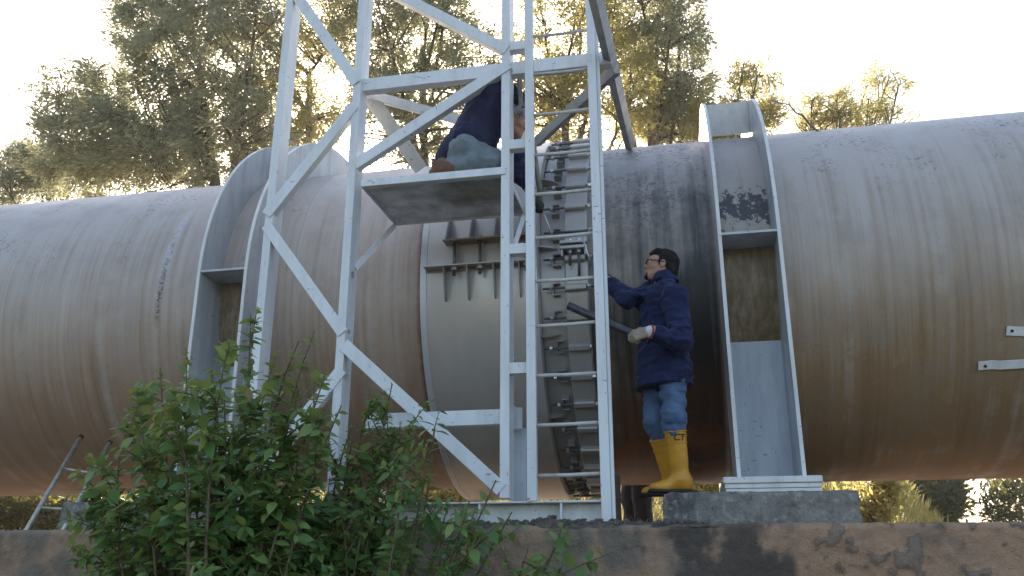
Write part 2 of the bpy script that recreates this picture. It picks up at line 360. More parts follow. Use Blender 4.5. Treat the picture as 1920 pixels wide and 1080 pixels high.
# ---- low wall with flaking paint
WY, WZ = 5.10, 1.822
def wall():
    xs = np.arange(-8.5, 5.51, .02); zs = np.concatenate([[0, .4, .8, 1.1, 1.25], np.arange(1.32, WZ - .03, .016), [WZ - .03, WZ - .015, WZ]])
    X, Z = np.meshgrid(xs, zs, indexing='ij'); P = np.stack([X, X * 0, Z], -1)
    fl = fbm(P * V3(13, 1, 11), 5, 4) + .30 * (fbm(P * V3(30, 1, 30), 9, 3) - .45)
    on = np.clip((X - .35) / .2, 0, 1)
    flake = np.clip((fl - .62) / .035, 0, 1) * (.25 + .75 * on)
    y = WY - .012 * flake * (1 + .6 * vnoise(P * 20, 3)) + .05 * (fbm(P * V3(4, 1, 6), 21, 5) - .5) + .022 * (fbm(P * 26, 8, 3) - .5)
    y = y + .03 * np.clip((Z - WZ + .03) / .03, 0, 1) ** 2
    zz = Z + (.012 * (fbm(P * V3(5, 1, 1), 31, 4) - .5) + .006 * (vnoise(P * V3(40, 1, 1), 2) - .5)) * (Z > WZ - .04)
    verts = np.stack([X, y, zz], -1).reshape(-1, 3); nx, nz = X.shape
    idx = np.arange(nx * nz).reshape(nx, nz)
    fq = np.stack([idx[:-1, :-1], idx[1:, :-1], idx[1:, 1:], idx[:-1, 1:]], -1).reshape(-1, 4).tolist()
    V = verts.tolist(); top = [int(i) for i in idx[:, -1]]; k = len(V)
    V += [(float(x), 10.9, WZ) for x in xs]
    fq += [(top[i], top[i + 1], k + i + 1, k + i) for i in range(len(xs) - 1)]
    k2 = len(V); V += [(float(x), 10.9, 0) for x in (xs[0], xs[-1])]
    fq += [(k, k + len(xs) - 1, k2 + 1, k2)]
    fq += [tuple([int(i) for i in idx[0, ::-1]] + [k2, k]) if False else (int(idx[0, 0]), int(idx[0, -1]), k, k2), (int(idx[-1, 0]), k2 + 1, k + len(xs) - 1, int(idx[-1, -1]))]
    o = link('low_wall', V, fq, 'wall_paint')
    o.data.polygons.foreach_set('use_smooth', np.ones(len(o.data.polygons), dtype=bool)); e = o.modifiers.new('split', 'EDGE_SPLIT'); e.split_angle = R_(60)
    # wear masks: flake, black run, grey bare render on the left
    n = fbm(P * V3(3, 1, 4), 41, 5); n2 = fbm(P * V3(9, 1, 3), 47, 4)
    c1 = np.exp(-((X - .28) / .22) ** 2) * 1.15 + .8 * np.exp(-((X + .05) / .35) ** 2)
    n3 = fbm(P * V3(16, 1, 13), 53, 4)
    dark = np.clip((c1 + (n - .5) * 2.6 + (n2 - .5) * 1.4 + (n3 - .47) * 1.5 - .55) / .55, 0, 1) * .9
    dark = np.maximum(dark, np.clip((np.exp(-((X - 1.75) / .25) ** 2) + (n - .5) * 2 - .75) / .4, 0, 1) * .25)
    left = np.clip((.22 - X) / .5, 0, 1); far = np.clip((X - 1.75) / .3, 0, 1)
    grey = np.clip(np.maximum(left * np.clip((n2 + n - .75) / .25, .25, 1), far * .7), 0, 1)
    m = np.stack([flake, dark, grey, np.ones_like(dark)], -1).reshape(-1, 4)
    full = np.zeros((len(V), 4)); full[:len(m)] = m; full[len(m):] = (0, .95, .6, 1)
    a = o.data.color_attributes.new('wear', 'FLOAT_COLOR', 'POINT'); a.data.foreach_set('color', full.ravel())
    tag(o, 'long low concrete wall with flaking terracotta paint and black stains along the bottom', 'wall')
wall()
# crumbly earth lying on the wall top, in front of the tower foot: a low heap and loose clods
def soil():
    r = np.random.default_rng(6)
    xs = np.arange(-2.3, .15, .012); ys = np.linspace(5.105, 5.55, 30); X, Y = np.meshgrid(xs, ys, indexing='ij'); P = np.stack([X, Y, X * 0], -1)
    amp = np.clip((X + 2.3) / .5, 0, 1) * np.clip((.12 - X) / .6, 0, 1) ** .6
    front = np.clip((Y - 5.105) / .07, 0, 1) ** .5
    Z = WZ - .015 + front * (.012 + amp * (.10 * np.clip(fbm(P * V3(6, 6, 1), 13, 5) - .33, 0, 1) + .03 * np.clip(fbm(P * 38, 4, 3) - .35, 0, 1)))
    nx, ny = X.shape; idx = np.arange(nx * ny).reshape(nx, ny)
    fq = np.stack([idx[:-1, :-1], idx[1:, :-1], idx[1:, 1:], idx[:-1, 1:]], -1).reshape(-1, 4)
    V = np.stack([X, Y, Z], -1).reshape(-1, 3).tolist(); F = fq.tolist()
    ico = np.array([(0, 0, 1), (.89, 0, .45), (.28, .85, .45), (-.72, .53, .45), (-.72, -.53, .45), (.28, -.85, .45), (.72, .53, -.45), (-.28, .85, -.45), (-.89, 0, -.45), (-.28, -.85, -.45), (.72, -.53, -.45), (0, 0, -1)])
    icf = [(0, 1, 2), (0, 2, 3), (0, 3, 4), (0, 4, 5), (0, 5, 1), (1, 6, 2), (2, 7, 3), (3, 8, 4), (4, 9, 5), (5, 10, 1), (6, 7, 2), (7, 8, 3), (8, 9, 4), (9, 10, 5), (10, 6, 1), (11, 7, 6), (11, 8, 7), (11, 9, 8), (11, 10, 9), (11, 6, 10)]
    for _ in range(420):
        x = r.uniform(-2.2, .1); y = 5.115 + abs(r.normal(0, .08)); s = r.uniform(.005, .017) * (1.5 if r.random() < .1 else 1); i = int((x + 2.3) / .012); j = min(29, int((y - 5.105) / .0155)); k = len(V)
        V += (ico * s * r.uniform(.6, 1.3, (12, 3)) * V3(1.2, 1, .8) + V3(x, y, Z[i, j] + s * .3)).tolist(); F += [tuple(k + q for q in t) for t in icf]
    o = link('loose_soil', V, F, 'soil'); o['kind'] = 'structure'
soil()

# ---- concrete plinths
def rough_block(x0, x1, y0, y1, z0, z1, label, seed, slope=.02, res=.022):
    V, Fc = [], []
    def face(o_, a, b, na, nb):
        k = len(V)
        for i in range(na + 1):
            for j in range(nb + 1): V.append(o_ + a * i / na + b * j / nb)
        for i in range(na):
            for j in range(nb): Fc.append((k + i * (nb + 1) + j, k + (i + 1) * (nb + 1) + j, k + (i + 1) * (nb + 1) + j + 1, k + i * (nb + 1) + j + 1))
    dx, dy, dz = V3(x1 - x0, 0, 0), V3(0, y1 - y0, 0), V3(0, 0, z1 - z0); c = V3(x0, y0, z0)
    nxx, nyy, nzz = int((x1 - x0) / res), int((y1 - y0) / .09), max(8, int((z1 - z0) / res))
    face(c, dx, dz, nxx, nzz); face(c + dx, dy, dz, nyy, nzz); face(c + dy, dz, dx, nzz, nxx); face(c, dz, dy, nzz, nyy); face(c + dz, dx, dy, nxx, nyy)
    v = np.array(V); ctr = V3((x0 + x1) / 2, (y0 + y1) / 2, (z0 + z1) / 2); hs = V3((x1 - x0) / 2, (y1 - y0) / 2, (z1 - z0) / 2)
    q = (v - ctr) / hs; t = (v[:, 2] - z0) / (z1 - z0)
    v[:, 0] -= np.sign(q[:, 0]) * np.abs(q[:, 0]) ** 6 * slope * t
    # rounded, chipped edges: pull in where two coordinates are at their limit
    e = np.sort(np.abs(q), axis=1)[:, 1]; ed = np.clip(1 - (1 - e) * hs.min() / .035, 0, 1)
    chip = .006 + .028 * np.clip(fbm(v * 9, seed, 3) - .38, 0, 1) * 2
    v -= np.sign(q) * (np.abs(q) > .93) * (ed * chip)[:, None]
    d = .035 * (fbm(v * 6, seed + 5, 5) - .47) + .012 * (fbm(v * 34, seed + 9, 2) - .4)
    v[:, 1] -= d * (np.abs(q[:, 1]) > .9); v[:, 2] += d * .6 * (q[:, 2] > .9)
    o = link('concrete_plinth', v - 0, Fc, 'plinth_concrete', loc=((x0 + x1) / 2, (y0 + y1) / 2, z0), smooth=True)
    tag(o, label, 'plinth')
PZ = 2.055
rough_block(-.20, 1.05, 5.75, 10.2, WZ - .03, PZ, 'rough grey concrete plinth under the saddle the man in yellow boots stands beside', 3)
rough_block(-4.62, -3.30, 5.75, 10.2, WZ - .03, PZ, 'grey concrete plinth half hidden behind the bush and the small leaning ladder', 8)

# ================================================================ PIPE
XS0, XS1 = -2.045, -1.077      # sleeve
XR0, XR1 = -.865, -.680        # clamp ring
XE = -.62
def pipe(x0, x1, mat, label, seams):
    root = empty('steel_pipe', ((x0 + x1) / 2, AY, AZ - PR), label, 'pipe')
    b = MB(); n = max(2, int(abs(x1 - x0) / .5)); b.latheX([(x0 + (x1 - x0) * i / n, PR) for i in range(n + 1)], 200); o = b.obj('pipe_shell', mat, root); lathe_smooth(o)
    b = MB(); b.latheX([(x1 if x1 < -1 else x0, PR - .02), (x0 if x1 < -1 else x1, PR - .02)], 64); b.f = [q[::-1] for q in b.f]; b.obj('pipe_lining', 'lug_paint', root, smooth=True)
    for xsm in seams:
        b = MB(); b.latheX([(xsm - .016, PR + .0005), (xsm - .006, PR + .005), (xsm + .006, PR + .005), (xsm + .016, PR + .0005)], 200); o = b.obj('weld_seam', mat, root); lathe_smooth(o, 60)
    return root
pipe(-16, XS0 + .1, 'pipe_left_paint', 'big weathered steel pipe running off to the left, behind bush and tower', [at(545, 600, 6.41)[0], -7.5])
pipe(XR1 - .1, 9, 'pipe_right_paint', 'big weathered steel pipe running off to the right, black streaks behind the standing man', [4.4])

# ---- expansion joint
J = empty('expansion_joint', ((XS0 + XR1) / 2, AY, AZ), 'grey bolted expansion joint sleeve linking the two pipe lengths behind the ladder', 'pipe joint')
JL = np.array(J.location)
SR = PR + .118
b = MB(); b.latheX([(XS0, PR + .001), (XS0, SR - .012), (XS0 + .02, SR), (XS1 - .05, SR), (XS1, SR + .004), (XS1 + .004, SR - .004), (XS1 + .012, PR + .055)], 220); o = b.obj('sleeve', 'sleeve_paint', J); lathe_smooth(o)
b = MB(); b.latheX([(XS0 - .002, PR + .10)] + [(XS0 + .002, SR + .0025), (XS0 + .052, SR + .0035), (XS0 + .056, SR - .002)], 220); o = b.obj('sleeve_edge_band', 'edge_band_paint', J); lathe_smooth(o, 50)
b = MB(); b.latheX([(XS1 + .01, PR + .03), (XR0 + .01, PR + .03)], 200); o = b.obj('collar', 'ring_paint', J); lathe_smooth(o)
b = MB(); b.latheX([(XR0, PR + .025), (XR0, PR + .075), (XR0 + .012, PR + .085), (XR1 - .012, PR + .085), (XR1, PR + .075), (XR1, PR - .001)], 200); o = b.obj('clamp_ring', 'ring_paint', J); lathe_smooth(o, 30)
def copyturn(src, ang, parent=J):
    c = src.copy(); COL.objects.link(c); c.parent = parent; c.rotation_euler = (-ang, 0, 0); return c
# parts built at the front of the joint (local to its axis), then turned round it
RC = PR + .03; yl = lambda r: -r
lug = MB(); xl = XR0 - .10 - JL[0]
lug.prism([(0, -.052), (.062, -.052), (.062, -.040), (.012, -.040), (.012, .040), (.062, .040), (.062, .052), (0, .052)], (xl, -RC - .062, 0), (xl, -RC + .004, 0), V3(1, 0, 0), V3(0, 0, 1))
blk = MB(); blk.prism([(-.027, 0), (.027, 0), (.027, .034), (.018, .046), (-.018, .046), (-.027, .034)], (XR0 + .008 - JL[0], -(PR + .083), 0), (XR1 - .012 - JL[0], -(PR + .083), 0), V3(0, 0, 1), V3(0, -1, 0))
rod = MB(); ry = -(PR + .102)
rod.tube([(xl - .075, ry, 0), (XR1 + .045 - JL[0], ry, 0)], .0095, 8)
nut = MB()
nut.tube([(XR1 - .006 - JL[0], ry, 0), (XR1 + .022 - JL[0], ry, 0)], .021, 6)
nut2 = MB(); nut2.tube([(xl - .024, ry, 0), (xl - .001, ry, 0)], .019, 6)
fin = MB(); x0 = XS1 + .008 - JL[0]
pf = [(0, PR + .02), (0, SR - .006), (.03, SR - .008), (.08, SR - .025), (.12, SR - .05), (.15, PR + .034), (.15, PR + .02)]
fin.prism([(q[0], q[1]) for q in pf], (x0, 0, -.006), (x0, 0, .006), V3(1, 0, 0), V3(0, -1, 0))
protos = [lug.obj('lug', 'lug_paint', J, local=True, bevel=.003), blk.obj('bolt_block', 'ring_paint', J, local=True, bevel=.003), rod.obj('tie_rod', 'dark_rod', J, local=True, smooth=True)]
nobj = nut.obj('nut', 'zinc', protos[2], local=True); n2obj = nut2.obj('nut', 'zinc', protos[2], local=True)
finp = fin.obj('fin', 'lug_paint', J, local=True)
STEP = R_(7.95)
jit = random.Random(3)
for i in range(-11, 13):
    th = STEP * i + R_(0.2)
    if i == -11:
        for q in protos: q.rotation_euler = (-th, 0, 0)
        finp.rotation_euler = (-(th + STEP * .5), 0, 0)
        continue
    for q in protos:
        if i == 1 and q is protos[1]: continue
        c = copyturn(q, th + (jit.uniform(-.006, .006) if q is protos[0] else 0))
        if q is protos[0]: c.location.x += jit.uniform(-.008, .008)
        if q is protos[2]:
            c.location.x += jit.uniform(-.022, .018)
            for k in (nobj, n2obj):
                d = k.copy(); COL.objects.link(d); d.parent = c; d.location.x = jit.uniform(-.004, .004)
    if i % 3 == 0: copyturn(finp, th + STEP * (.5 if i != -3 else .42))
# split clamp on the ring: two stacked plates with two hanging studs
cz = at(1077, 458, 6.25)[2]
cl = MB(); cl.box((XR0 - .02, AY - PR - .20, cz), (XR1 + .012, AY - PR - .05, cz + .024)); cl.box((XR0 - .02, AY - PR - .20, cz - .045), (XR1 + .012, AY - PR - .05, cz - .018))
cl.box((XR0 - .012, AY - PR - .19, cz - .10), (XR0 + .006, AY - PR - .06, cz - .045)); cl.box((XR1 - .012, AY - PR - .19, cz - .10), (XR1 + .006, AY - PR - .06, cz - .045))
clo = cl.obj('clamp_block', 'ring_paint', J, bevel=.003)
for k, (xx, ln) in enumerate(((XR0 + .055, .17), (XR0 + .125, .26))):
    t = MB(); t.tube([(xx, AY - PR - .15, cz + .05), (xx, AY - PR - .15, cz - ln)], .011, 8); so = t.obj('stud', 'dark_rod', clo, smooth=True)
    for z0_, z1_ in ((.024, .046), (-.068, -.045)):
        t = MB(); t.tube([(xx, AY - PR - .15, cz + z0_), (xx, AY - PR - .15, cz + z1_)], .02, 6); t.obj('nut', 'zinc', clo)
# horizontal bolted split of the sleeve: two ledges, studs between, gussets above and below
za, zb = at(880, 449, 6.2)[2], at(880, 493, 6.2)[2]
ysl = AY - SR
xa0, xa1 = at(830, 449, 6.2)[0], at(1002, 449, 6.2)[0]; xb0, xb1 = at(797, 492, 6.25)[0], at(1002, 492, 6.25)[0]
t = MB(); t.box((xa0, ysl - .105, za), (xa1, ysl + .12, za + .014)); up_l = t.obj('upper_ledge', 'rusty_plate', J, bevel=.003)
t = MB(); t.box((xb0, ysl - .10, zb - .012), (xb1, ysl + .12, zb)); lo_l = t.obj('lower_ledge', 'sleeve_paint', J, bevel=.003)
t = MB(); t.box((xb0, ysl - .012, zb - .03), (xb1 , ysl + .1, zb - .013)); t.obj('ledge_lip', 'rusty_plate', J)
for px in (850, 898, 946, 985):
    xx = at(px, 470, 6.2)[0]; yy = ysl - .055
    t = MB(); t.tube([(xx, yy, za - .002), (xx, yy, zb - .085)], .0135, 10); so = t.obj('stud', 'dark_rod', lo_l, smooth=True)
    for z0_, z1_ in ((zb - .042, zb - .012), (za + .014, za + .036)):
        t = MB(); t.tube([(xx, yy, z0_), (xx, yy, z1_)], .026, 6); t.obj('nut', 'lug_paint', lo_l)
    t = MB(); t.box((xx - .02, ysl - .03, zb + .002), (xx + .016, ysl + .1, za - .002)); t.obj('spacer_bar', 'sleeve_paint', lo_l)
for px in (830, 874, 924, 972):
    xx = at(px, 520, 6.2)[0]; h = .265
    t = MB(); t.prism([(-.095, 0), (.06, 0), (.06, -h), (.02, -h), (-.012, -h + .02), (-.05, -h * .5)], (xx - .005, ysl, zb - .013), (xx + .005, ysl, zb - .013), V3(0, 1, 0), V3(0, 0, 1)); t.obj('gusset', 'lug_paint', lo_l)
for px in (836, 880, 926, 972):
    xx = at(px, 430, 6.2)[0]
    t = MB(); t.prism([(-.098, 0), (.12, 0), (.2, .25), (.07, .25), (-.02, .2)], (xx - .005, ysl, za + .015), (xx + .005, ysl, za + .015), V3(0, 1, 0), V3(0, 0, 1)); t.obj('gusset', 'lug_paint', up_l)

# ================================================================ SADDLES
def saddle(x0, x1, label, lean=0.):
    RO = PR + .33; zb_ = PZ + .105; xm = (x0 + x1) / 2
    root = empty('pipe_saddle', (xm, AY, PZ), label, 'pipe support', 'ring saddles carrying the pipe')
    yo = AY - RO; yi = yo + .62
    thi = math.acos((AY - yi) / (PR + .003))
    out, inn = [], []
    nleg = 8
    for i in range(nleg): t = i / (nleg - 1); out.append((yo, zb_ + (AZ - zb_) * t)); inn.append((yi, zb_ + (AZ - (PR + .003) * math.sin(thi) - zb_) * t))
    na = 72
    for i in range(1, na):
        t = i / na; a = math.pi * t; out.append((AY - RO * math.cos(a), AZ + RO * math.sin(a)))
        a2 = -thi + (math.pi + 2 * thi) * t; inn.append((AY - (PR + .003) * math.cos(a2), AZ + (PR + .003) * math.sin(a2)))
    for i in range(nleg): t = 1 - i / (nleg - 1); out.append((2 * AY - yo, zb_ + (AZ - zb_) * t)); inn.append((2 * AY - yi, zb_ + (AZ - (PR + .003) * math.sin(thi) - zb_) * t))
    T = .022
    for xx in (x0, x1 - T):
        V, Fc = [], []; n = len(out)
        for k in (0, T):
            for p in out: V.append((xx + k, *p))
            for p in inn: V.append((xx + k, *p))
        for i in range(n - 1):
            Fc += [(i, i + 1, n + i + 1, n + i), (2 * n + i, 3 * n + i, 3 * n + i + 1, 2 * n + i + 1), (i, 2 * n + i, 2 * n + i + 1, i + 1), (n + i, n + i + 1, 3 * n + i + 1, 3 * n + i)]
        Fc += [(0, n, 3 * n, 2 * n), (n - 1, 3 * n - 1, 4 * n - 1, 2 * n - 1)]
        o = link('ring_plate', V, Fc, 'saddle_grey', root)
        # painted front edge strip, a pale lip a few mm proud
        e = MB(); path = [(yo - .004, q[1]) if j < nleg else (AY + (q[0] - AY) * (RO + .004) / RO, AZ + (q[1] - AZ) * (RO + .004) / RO) for j, q in enumerate(out[:nleg + na - 1])]
        m = len(path); ev = [(xx - .002, *q) for q in path] + [(xx + T + .002, *q) for q in path]; ev += [(xx - .002, AY + (q[0] - AY) * .99, AZ + (q[1] - AZ) * .99) if False else (xx - .002, q[0] + .012, q[1]) for q in path] + [(xx + T + .002, q[0] + .012, q[1]) for q in path]
        ef = []
        for i in range(m - 1): ef += [(i, i + 1, m + i + 1, m + i), (i, 2 * m + i, 2 * m + i + 1, i + 1), (m + i, m + i + 1, 3 * m + i + 1, 3 * m + i)]
        link('edge_strip', ev, ef, 'plate_white', o)
    xi0, xi1 = x0 + T + .001, x1 - T - .001
    for sgn in (1, -1):
        # horizontal stiffener at axis height
        ya, yb = sorted((AY - sgn * (RO - .004), AY - sgn * (PR + .002)))
        t = MB(); t.box((xi0, ya, AZ + .028), (xi1, yb, AZ + .046)); t.obj('stiffener', 'saddle_grey', root)
        yw = AY - sgn * PR * math.cos(R_(25)); ya, yb = sorted((yw, yw + sgn * .02))
        t = MB(); t.box((xi0, ya, zb_), (xi1, yb, AZ - PR * math.sin(R_(25)))); t.obj('web_plate', 'web_bluegrey', root)
        ya, yb = sorted((yo - .12, yi + .10)) if sgn > 0 else sorted((2 * AY - yo + .12, 2 * AY - yi - .10))
        t = MB(); t.box((x0 - .10, ya, PZ + .062), (x1 + .085, yb, PZ + .104)); t.obj('base_plate', 'plate_white', root, bevel=.004)
        t = MB(); t.box((x0 - .092, ya + .012, PZ + .030), (x1 + .078, yb, PZ + .060)); t.box((x0 - .088, ya + .018, PZ + .004), (x1 + .074, yb, PZ + .028)); t.obj('sliding_plate', 'plate_white', root, bevel=.003)
    # transverse plate near the crown, with a drain gap over the pipe
    for a in (R_(66), R_(114)):
        rd = V3(0, -math.cos(a), math.sin(a)); tn = V3(0, math.sin(a), math.cos(a)); c = V3(0, AY, AZ)
        lo = c + rd * (PR + .035); hi = c + rd * (RO - .003); V = []
        for q in (0, 1):
            for rr_ in (lo, hi):
                for xx in (xi0, xi1): V.append(rr_ + V3(xx, 0, 0) + tn * (.016 * q))
        link('crown_plate', V, [(0, 1, 3, 2), (4, 6, 7, 5), (0, 2, 6, 4), (1, 5, 7, 3), (0, 4, 5, 1), (2, 3, 7, 6)], 'plate_white', root)
    return root
saddle(.322, .768, 'grey steel ring saddle with white base plate, right of the standing man')
saddle(-3.915, -3.468, 'grey steel ring saddle rising behind the left tower leg and the bush')

# ================================================================ TOWER
TY = 5.35
T0 = empty('lattice_tower', (-1.6, TY, WZ), 'white painted steel lattice tower with ladder and work platform in front of the pipe', 'tower')
def channel(mb, x, z0, z1, fw=.062, d=.15, y=TY, web_right=True):
    s = 1 if web_right else -1; t = .009
    poly = [(0, 0), (0, d), (-s * fw, d), (-s * fw, d - t), (-s * t, d - t), (-s * t, t), (-s * fw, t), (-s * fw, 0)]
    mb.prism(poly, (x, y, z0), (x, y, z1), V3(1, 0, 0), V3(0, 1, 0))
def angle(p0, p1, w=.075, d=.065, t=.008, nrm=V3(0, -1, 0), flip=False):
    """steel angle: a face strip towards nrm, its other leg going back along the lower edge"""
    mb = MB(); p0 = np.array(p0); p1 = np.array(p1); dr = unit(p1 - p0); s = unit(np.cross(dr, nrm))
    if (s[2] < 0) != flip: s = -s
    b_ = -unit(nrm - dr * nrm.dot(dr))
    poly = [(-w / 2, 0), (w / 2, 0), (w / 2, t), (-w / 2 + t, t), (-w / 2 + t, d), (-w / 2, d)]
    return mb.prism(poly, p0, p1, s, b_)
def leg(px0, py0, px1, py1, zb_=None):
    a, c = at(px0, py0, TY), at(px1, py1, TY); x = (a[0] + c[0]) / 2
    mb = MB(); channel(mb, x, WZ + .01 if zb_ is None else zb_, 7.4); return mb.obj('leg', 'tower_white', T0, bevel=.002), x
_, xA = leg(543, 100, 509, 400); _, xB = leg(683, 100, 658, 400); _, xC = leg(958, 100, 952, 900, 2.0)
def br(p0, p1, y0=TY - .011, y1=None, w=.085, **k):
    y1 = y0 if y1 is None else y1
    return angle(at(*p0, y0), at(*p1, y1), w, **k).obj(k.pop('name', 'brace'), 'tower_white', T0, bevel=.002)
def brace(p0, p1, y0=TY - .011, y1=None, w=.085, d=.065, name='brace', mat='tower_white', flip=False):
    a = at(*p0, y0); c = at(*p1, y0 if y1 is None else y1)
    return angle(a, c, w, d, flip=flip).obj(name, mat, T0, bevel=.002)
# face between the two left legs (zigzag)
brace((520, -62), (668, 155), y0=TY + .006 - .02, w=.088)
brace((664, 196), (498, 402), y0=TY - .011, w=.085)
brace((498, 421), (642, 624), y0=TY - .011, w=.080)
brace((640, 692), (462, 915), y0=TY - .011, w=.085)
# wide face between second leg and ladder leg
brace((690, -40), (950, 92), w=.080)
brace((664, 308), (954, 119), w=.085)
brace((643, 645), (940, 918), w=.088)
# level beam, back beam, low beam
zt = at(690, 160, TY + .06)[2]
def level(p, y=None):
    d = at(*p, 1.0) - CAM; k = (zt - CAM[2]) / d[2]; return CAM + d * k
xD = at(1147, 105, TY + .05)[0]
angle((xB + .002, TY + .045, zt), (xD, TY + .045, zt), .105, .075).obj('beam', 'tower_white', T0, bevel=.002)
zl = at(800, 786, TY + .17)[2]
angle((xB + .12, TY + .165, zl), (at(975, 775, TY + .16)[0], TY + .165, zl), .10, .07).obj('beam', 'tower_white', T0, bevel=.002)
gx = at(958, 775, TY + .15)[0]
t = MB(); t.box((gx, TY + .10, zl - .085), (gx + .008, TY + .30, zl + .085)); t.box((gx + .0085, TY + .155, zl - .085), (gx + .075, TY + .163, zl + .055)); t.obj('gusset_plate', 'saddle_grey', T0)
# plan bracing to a node behind the ladder
N = level((1000, 262))
angle((xB + .0, TY + .14, zt - .02), N, .07, .06, nrm=unit(V3(0, -1, -.25))).obj('plan_brace', 'tower_white', T0)
angle((xD, TY + .13, zt - .05), N + V3(0, 0, -.03), .075, .06, nrm=unit(V3(-.2, -1, -.25))).obj('plan_brace', 'mast_grey', T0)
brace((690, 176), (790, 318), y0=TY + .16, y1=6.15, w=.115, d=.09)
# raking strut from the beam end to the crown of the pipe
pD = np.array([xD + .012, TY + .11, zt]); foot = at(1187, 274, 7.0); dD = pD - foot
angle(foot - dD * .02, foot + dD * 1.9, .085, .06, nrm=unit(V3(.25, -1, -.2))).obj('strut', 'mast_grey', T0)
# column behind the ladder leg, base beam
t = MB(); t.box((at(957, 860, TY + .22)[0], TY + .30, 2.0), (at(982, 860, TY + .22)[0], TY + .36, zl - .06)); t.obj('stub_column', 'web_bluegrey', T0)
xb0, xb1 = -3.1, at(1128, 940, TY)[0]; zt_b = at(1000, 940, TY)[2]
t = MB(); t.box((xb0, TY - .03, zt_b - .011), (xb1, TY + .20, zt_b)); t.box((xb0, TY + .075, WZ), (xb1, TY + .087, zt_b - .012)); t.box((xb0, TY - .03, WZ - .02), (xb1, TY + .20, WZ - .008)); t.obj('base_beam', 'tower_white', T0, bevel=.002)
for px in (1053, 900):
    xx = at(px, 965, TY)[0]; t = MB(); t.box((xx - .006, TY - .022, WZ - .007), (xx + .006, TY + .074, zt_b - .012)); t.obj('stiffener', 'tower_white', T0)
# ladder
lx0, lx1 = (-.985, -.925), (-.530, -.470)
L_ = MB()
for (xa, xc, zb_) in ((lx0[0], lx0[1], zt_b + .001), (lx1[0], lx1[1], WZ - .012)):
    L_.prism([(xa, 0), (xc, 0), (xc, .045), (xc - .007, .045), (xc - .007, .007), (xa, .007)], (0, TY - .045, zb_), (0, TY - .045, 7.4), V3(1, 0, 0), V3(0, 1, 0))
lad = L_.obj('ladder', 'tower_white', T0, bevel=.002)
L_ = MB(); L_.box((lx1[1] + .0015, TY - .02, WZ + .01), (lx1[1] + .022, TY + .02, 7.4)); L_.obj('rail_back', 'tower_white', lad, bevel=.002)
for py in (-10, 62, 134, 210, 286, 360, 442, 524, 608, 702, 795, 890):
    z = at(1055, py, TY - .02)[2]; t = MB(); j = random.uniform(-.004, .004)
    t.tube([(lx0[1] - .004, TY - .02, z + j), ((lx0[1] + lx1[0]) / 2, TY - .018, z - .003), (lx1[0] + .004, TY - .02, z - j)], .0118, 10); t.obj('rung', 'rung_grey', lad, smooth=True)
for py in (85, 270, 466, 690):
    z = at(968, py, TY)[2]; t = MB(); t.box((xC + .001, TY - .004, z - .036), (lx0[0] - .001, TY + .004, z + .036)); t.box((xC + .001, TY + .0045, z - .036), (lx0[0] + .02, TY + .07, z - .029)); t.obj('ladder_bracket', 'tower_white', lad, bevel=.001)
# platform
pz = at(800, 332, TY)[2]; px0, px1 = at(678, 338, TY)[0], at(948, 325, TY)[0]; py0, py1 = TY + .012, 6.10
P_ = MB(); P_.box((px0, TY - .012, pz - .035), (px1, TY - .004, pz + .022)); P_.box((px0, TY - .0035, pz - .035), (px1, TY + .045, pz - .028))
P_.box((px0, TY + .046, pz - .035), (px0 + .007, py1, pz + .02)); P_.box((px1 - .007, TY + .046, pz - .035), (px1, py1, pz + .02)); P_.box((px0, py1 + .001, pz - .035), (px1, py1 + .008, pz + .02))
plat = P_.obj('platform', 'tower_white', T0, bevel=.0015)
G = MB(); n = 25
for i in range(n):
    y = TY + .05 + (py1 - TY - .055) * i / (n - 1); G.box((px0 + .008, y - .003, pz - .018), (px1 - .008, y + .0025, pz + .012))
n = 46
for i in range(n):
    x = px0 + .02 + (px1 - px0 - .04) * i / (n - 1); G.box((x - .003, TY + .048, pz + .0125), (x + .003, py1 - .002, pz + .02))
G.obj('grating', 'grating', plat)
for xx, pxl in ((px0 + .004, 667), (px1 - .004, 962)):
    a = V3(xx, py1 - .01, pz - .036); c = at(pxl, 502 if pxl < 800 else 470, TY + .10)
    t = angle(a, c, .045, .035, .005, nrm=unit(V3(.7, -.7, -.2))); t.obj('support_strut', 'tower_white', plat)
for (px, py) in ((653, 512), (659, 518), (652, 622)):
    c = at(px, py, TY + .05); t = MB(); t.tube([(xB - .001, c[1], c[2]), (xB + .014, c[1], c[2])], .012, 6); t.obj('bolt', 'zinc', T0)
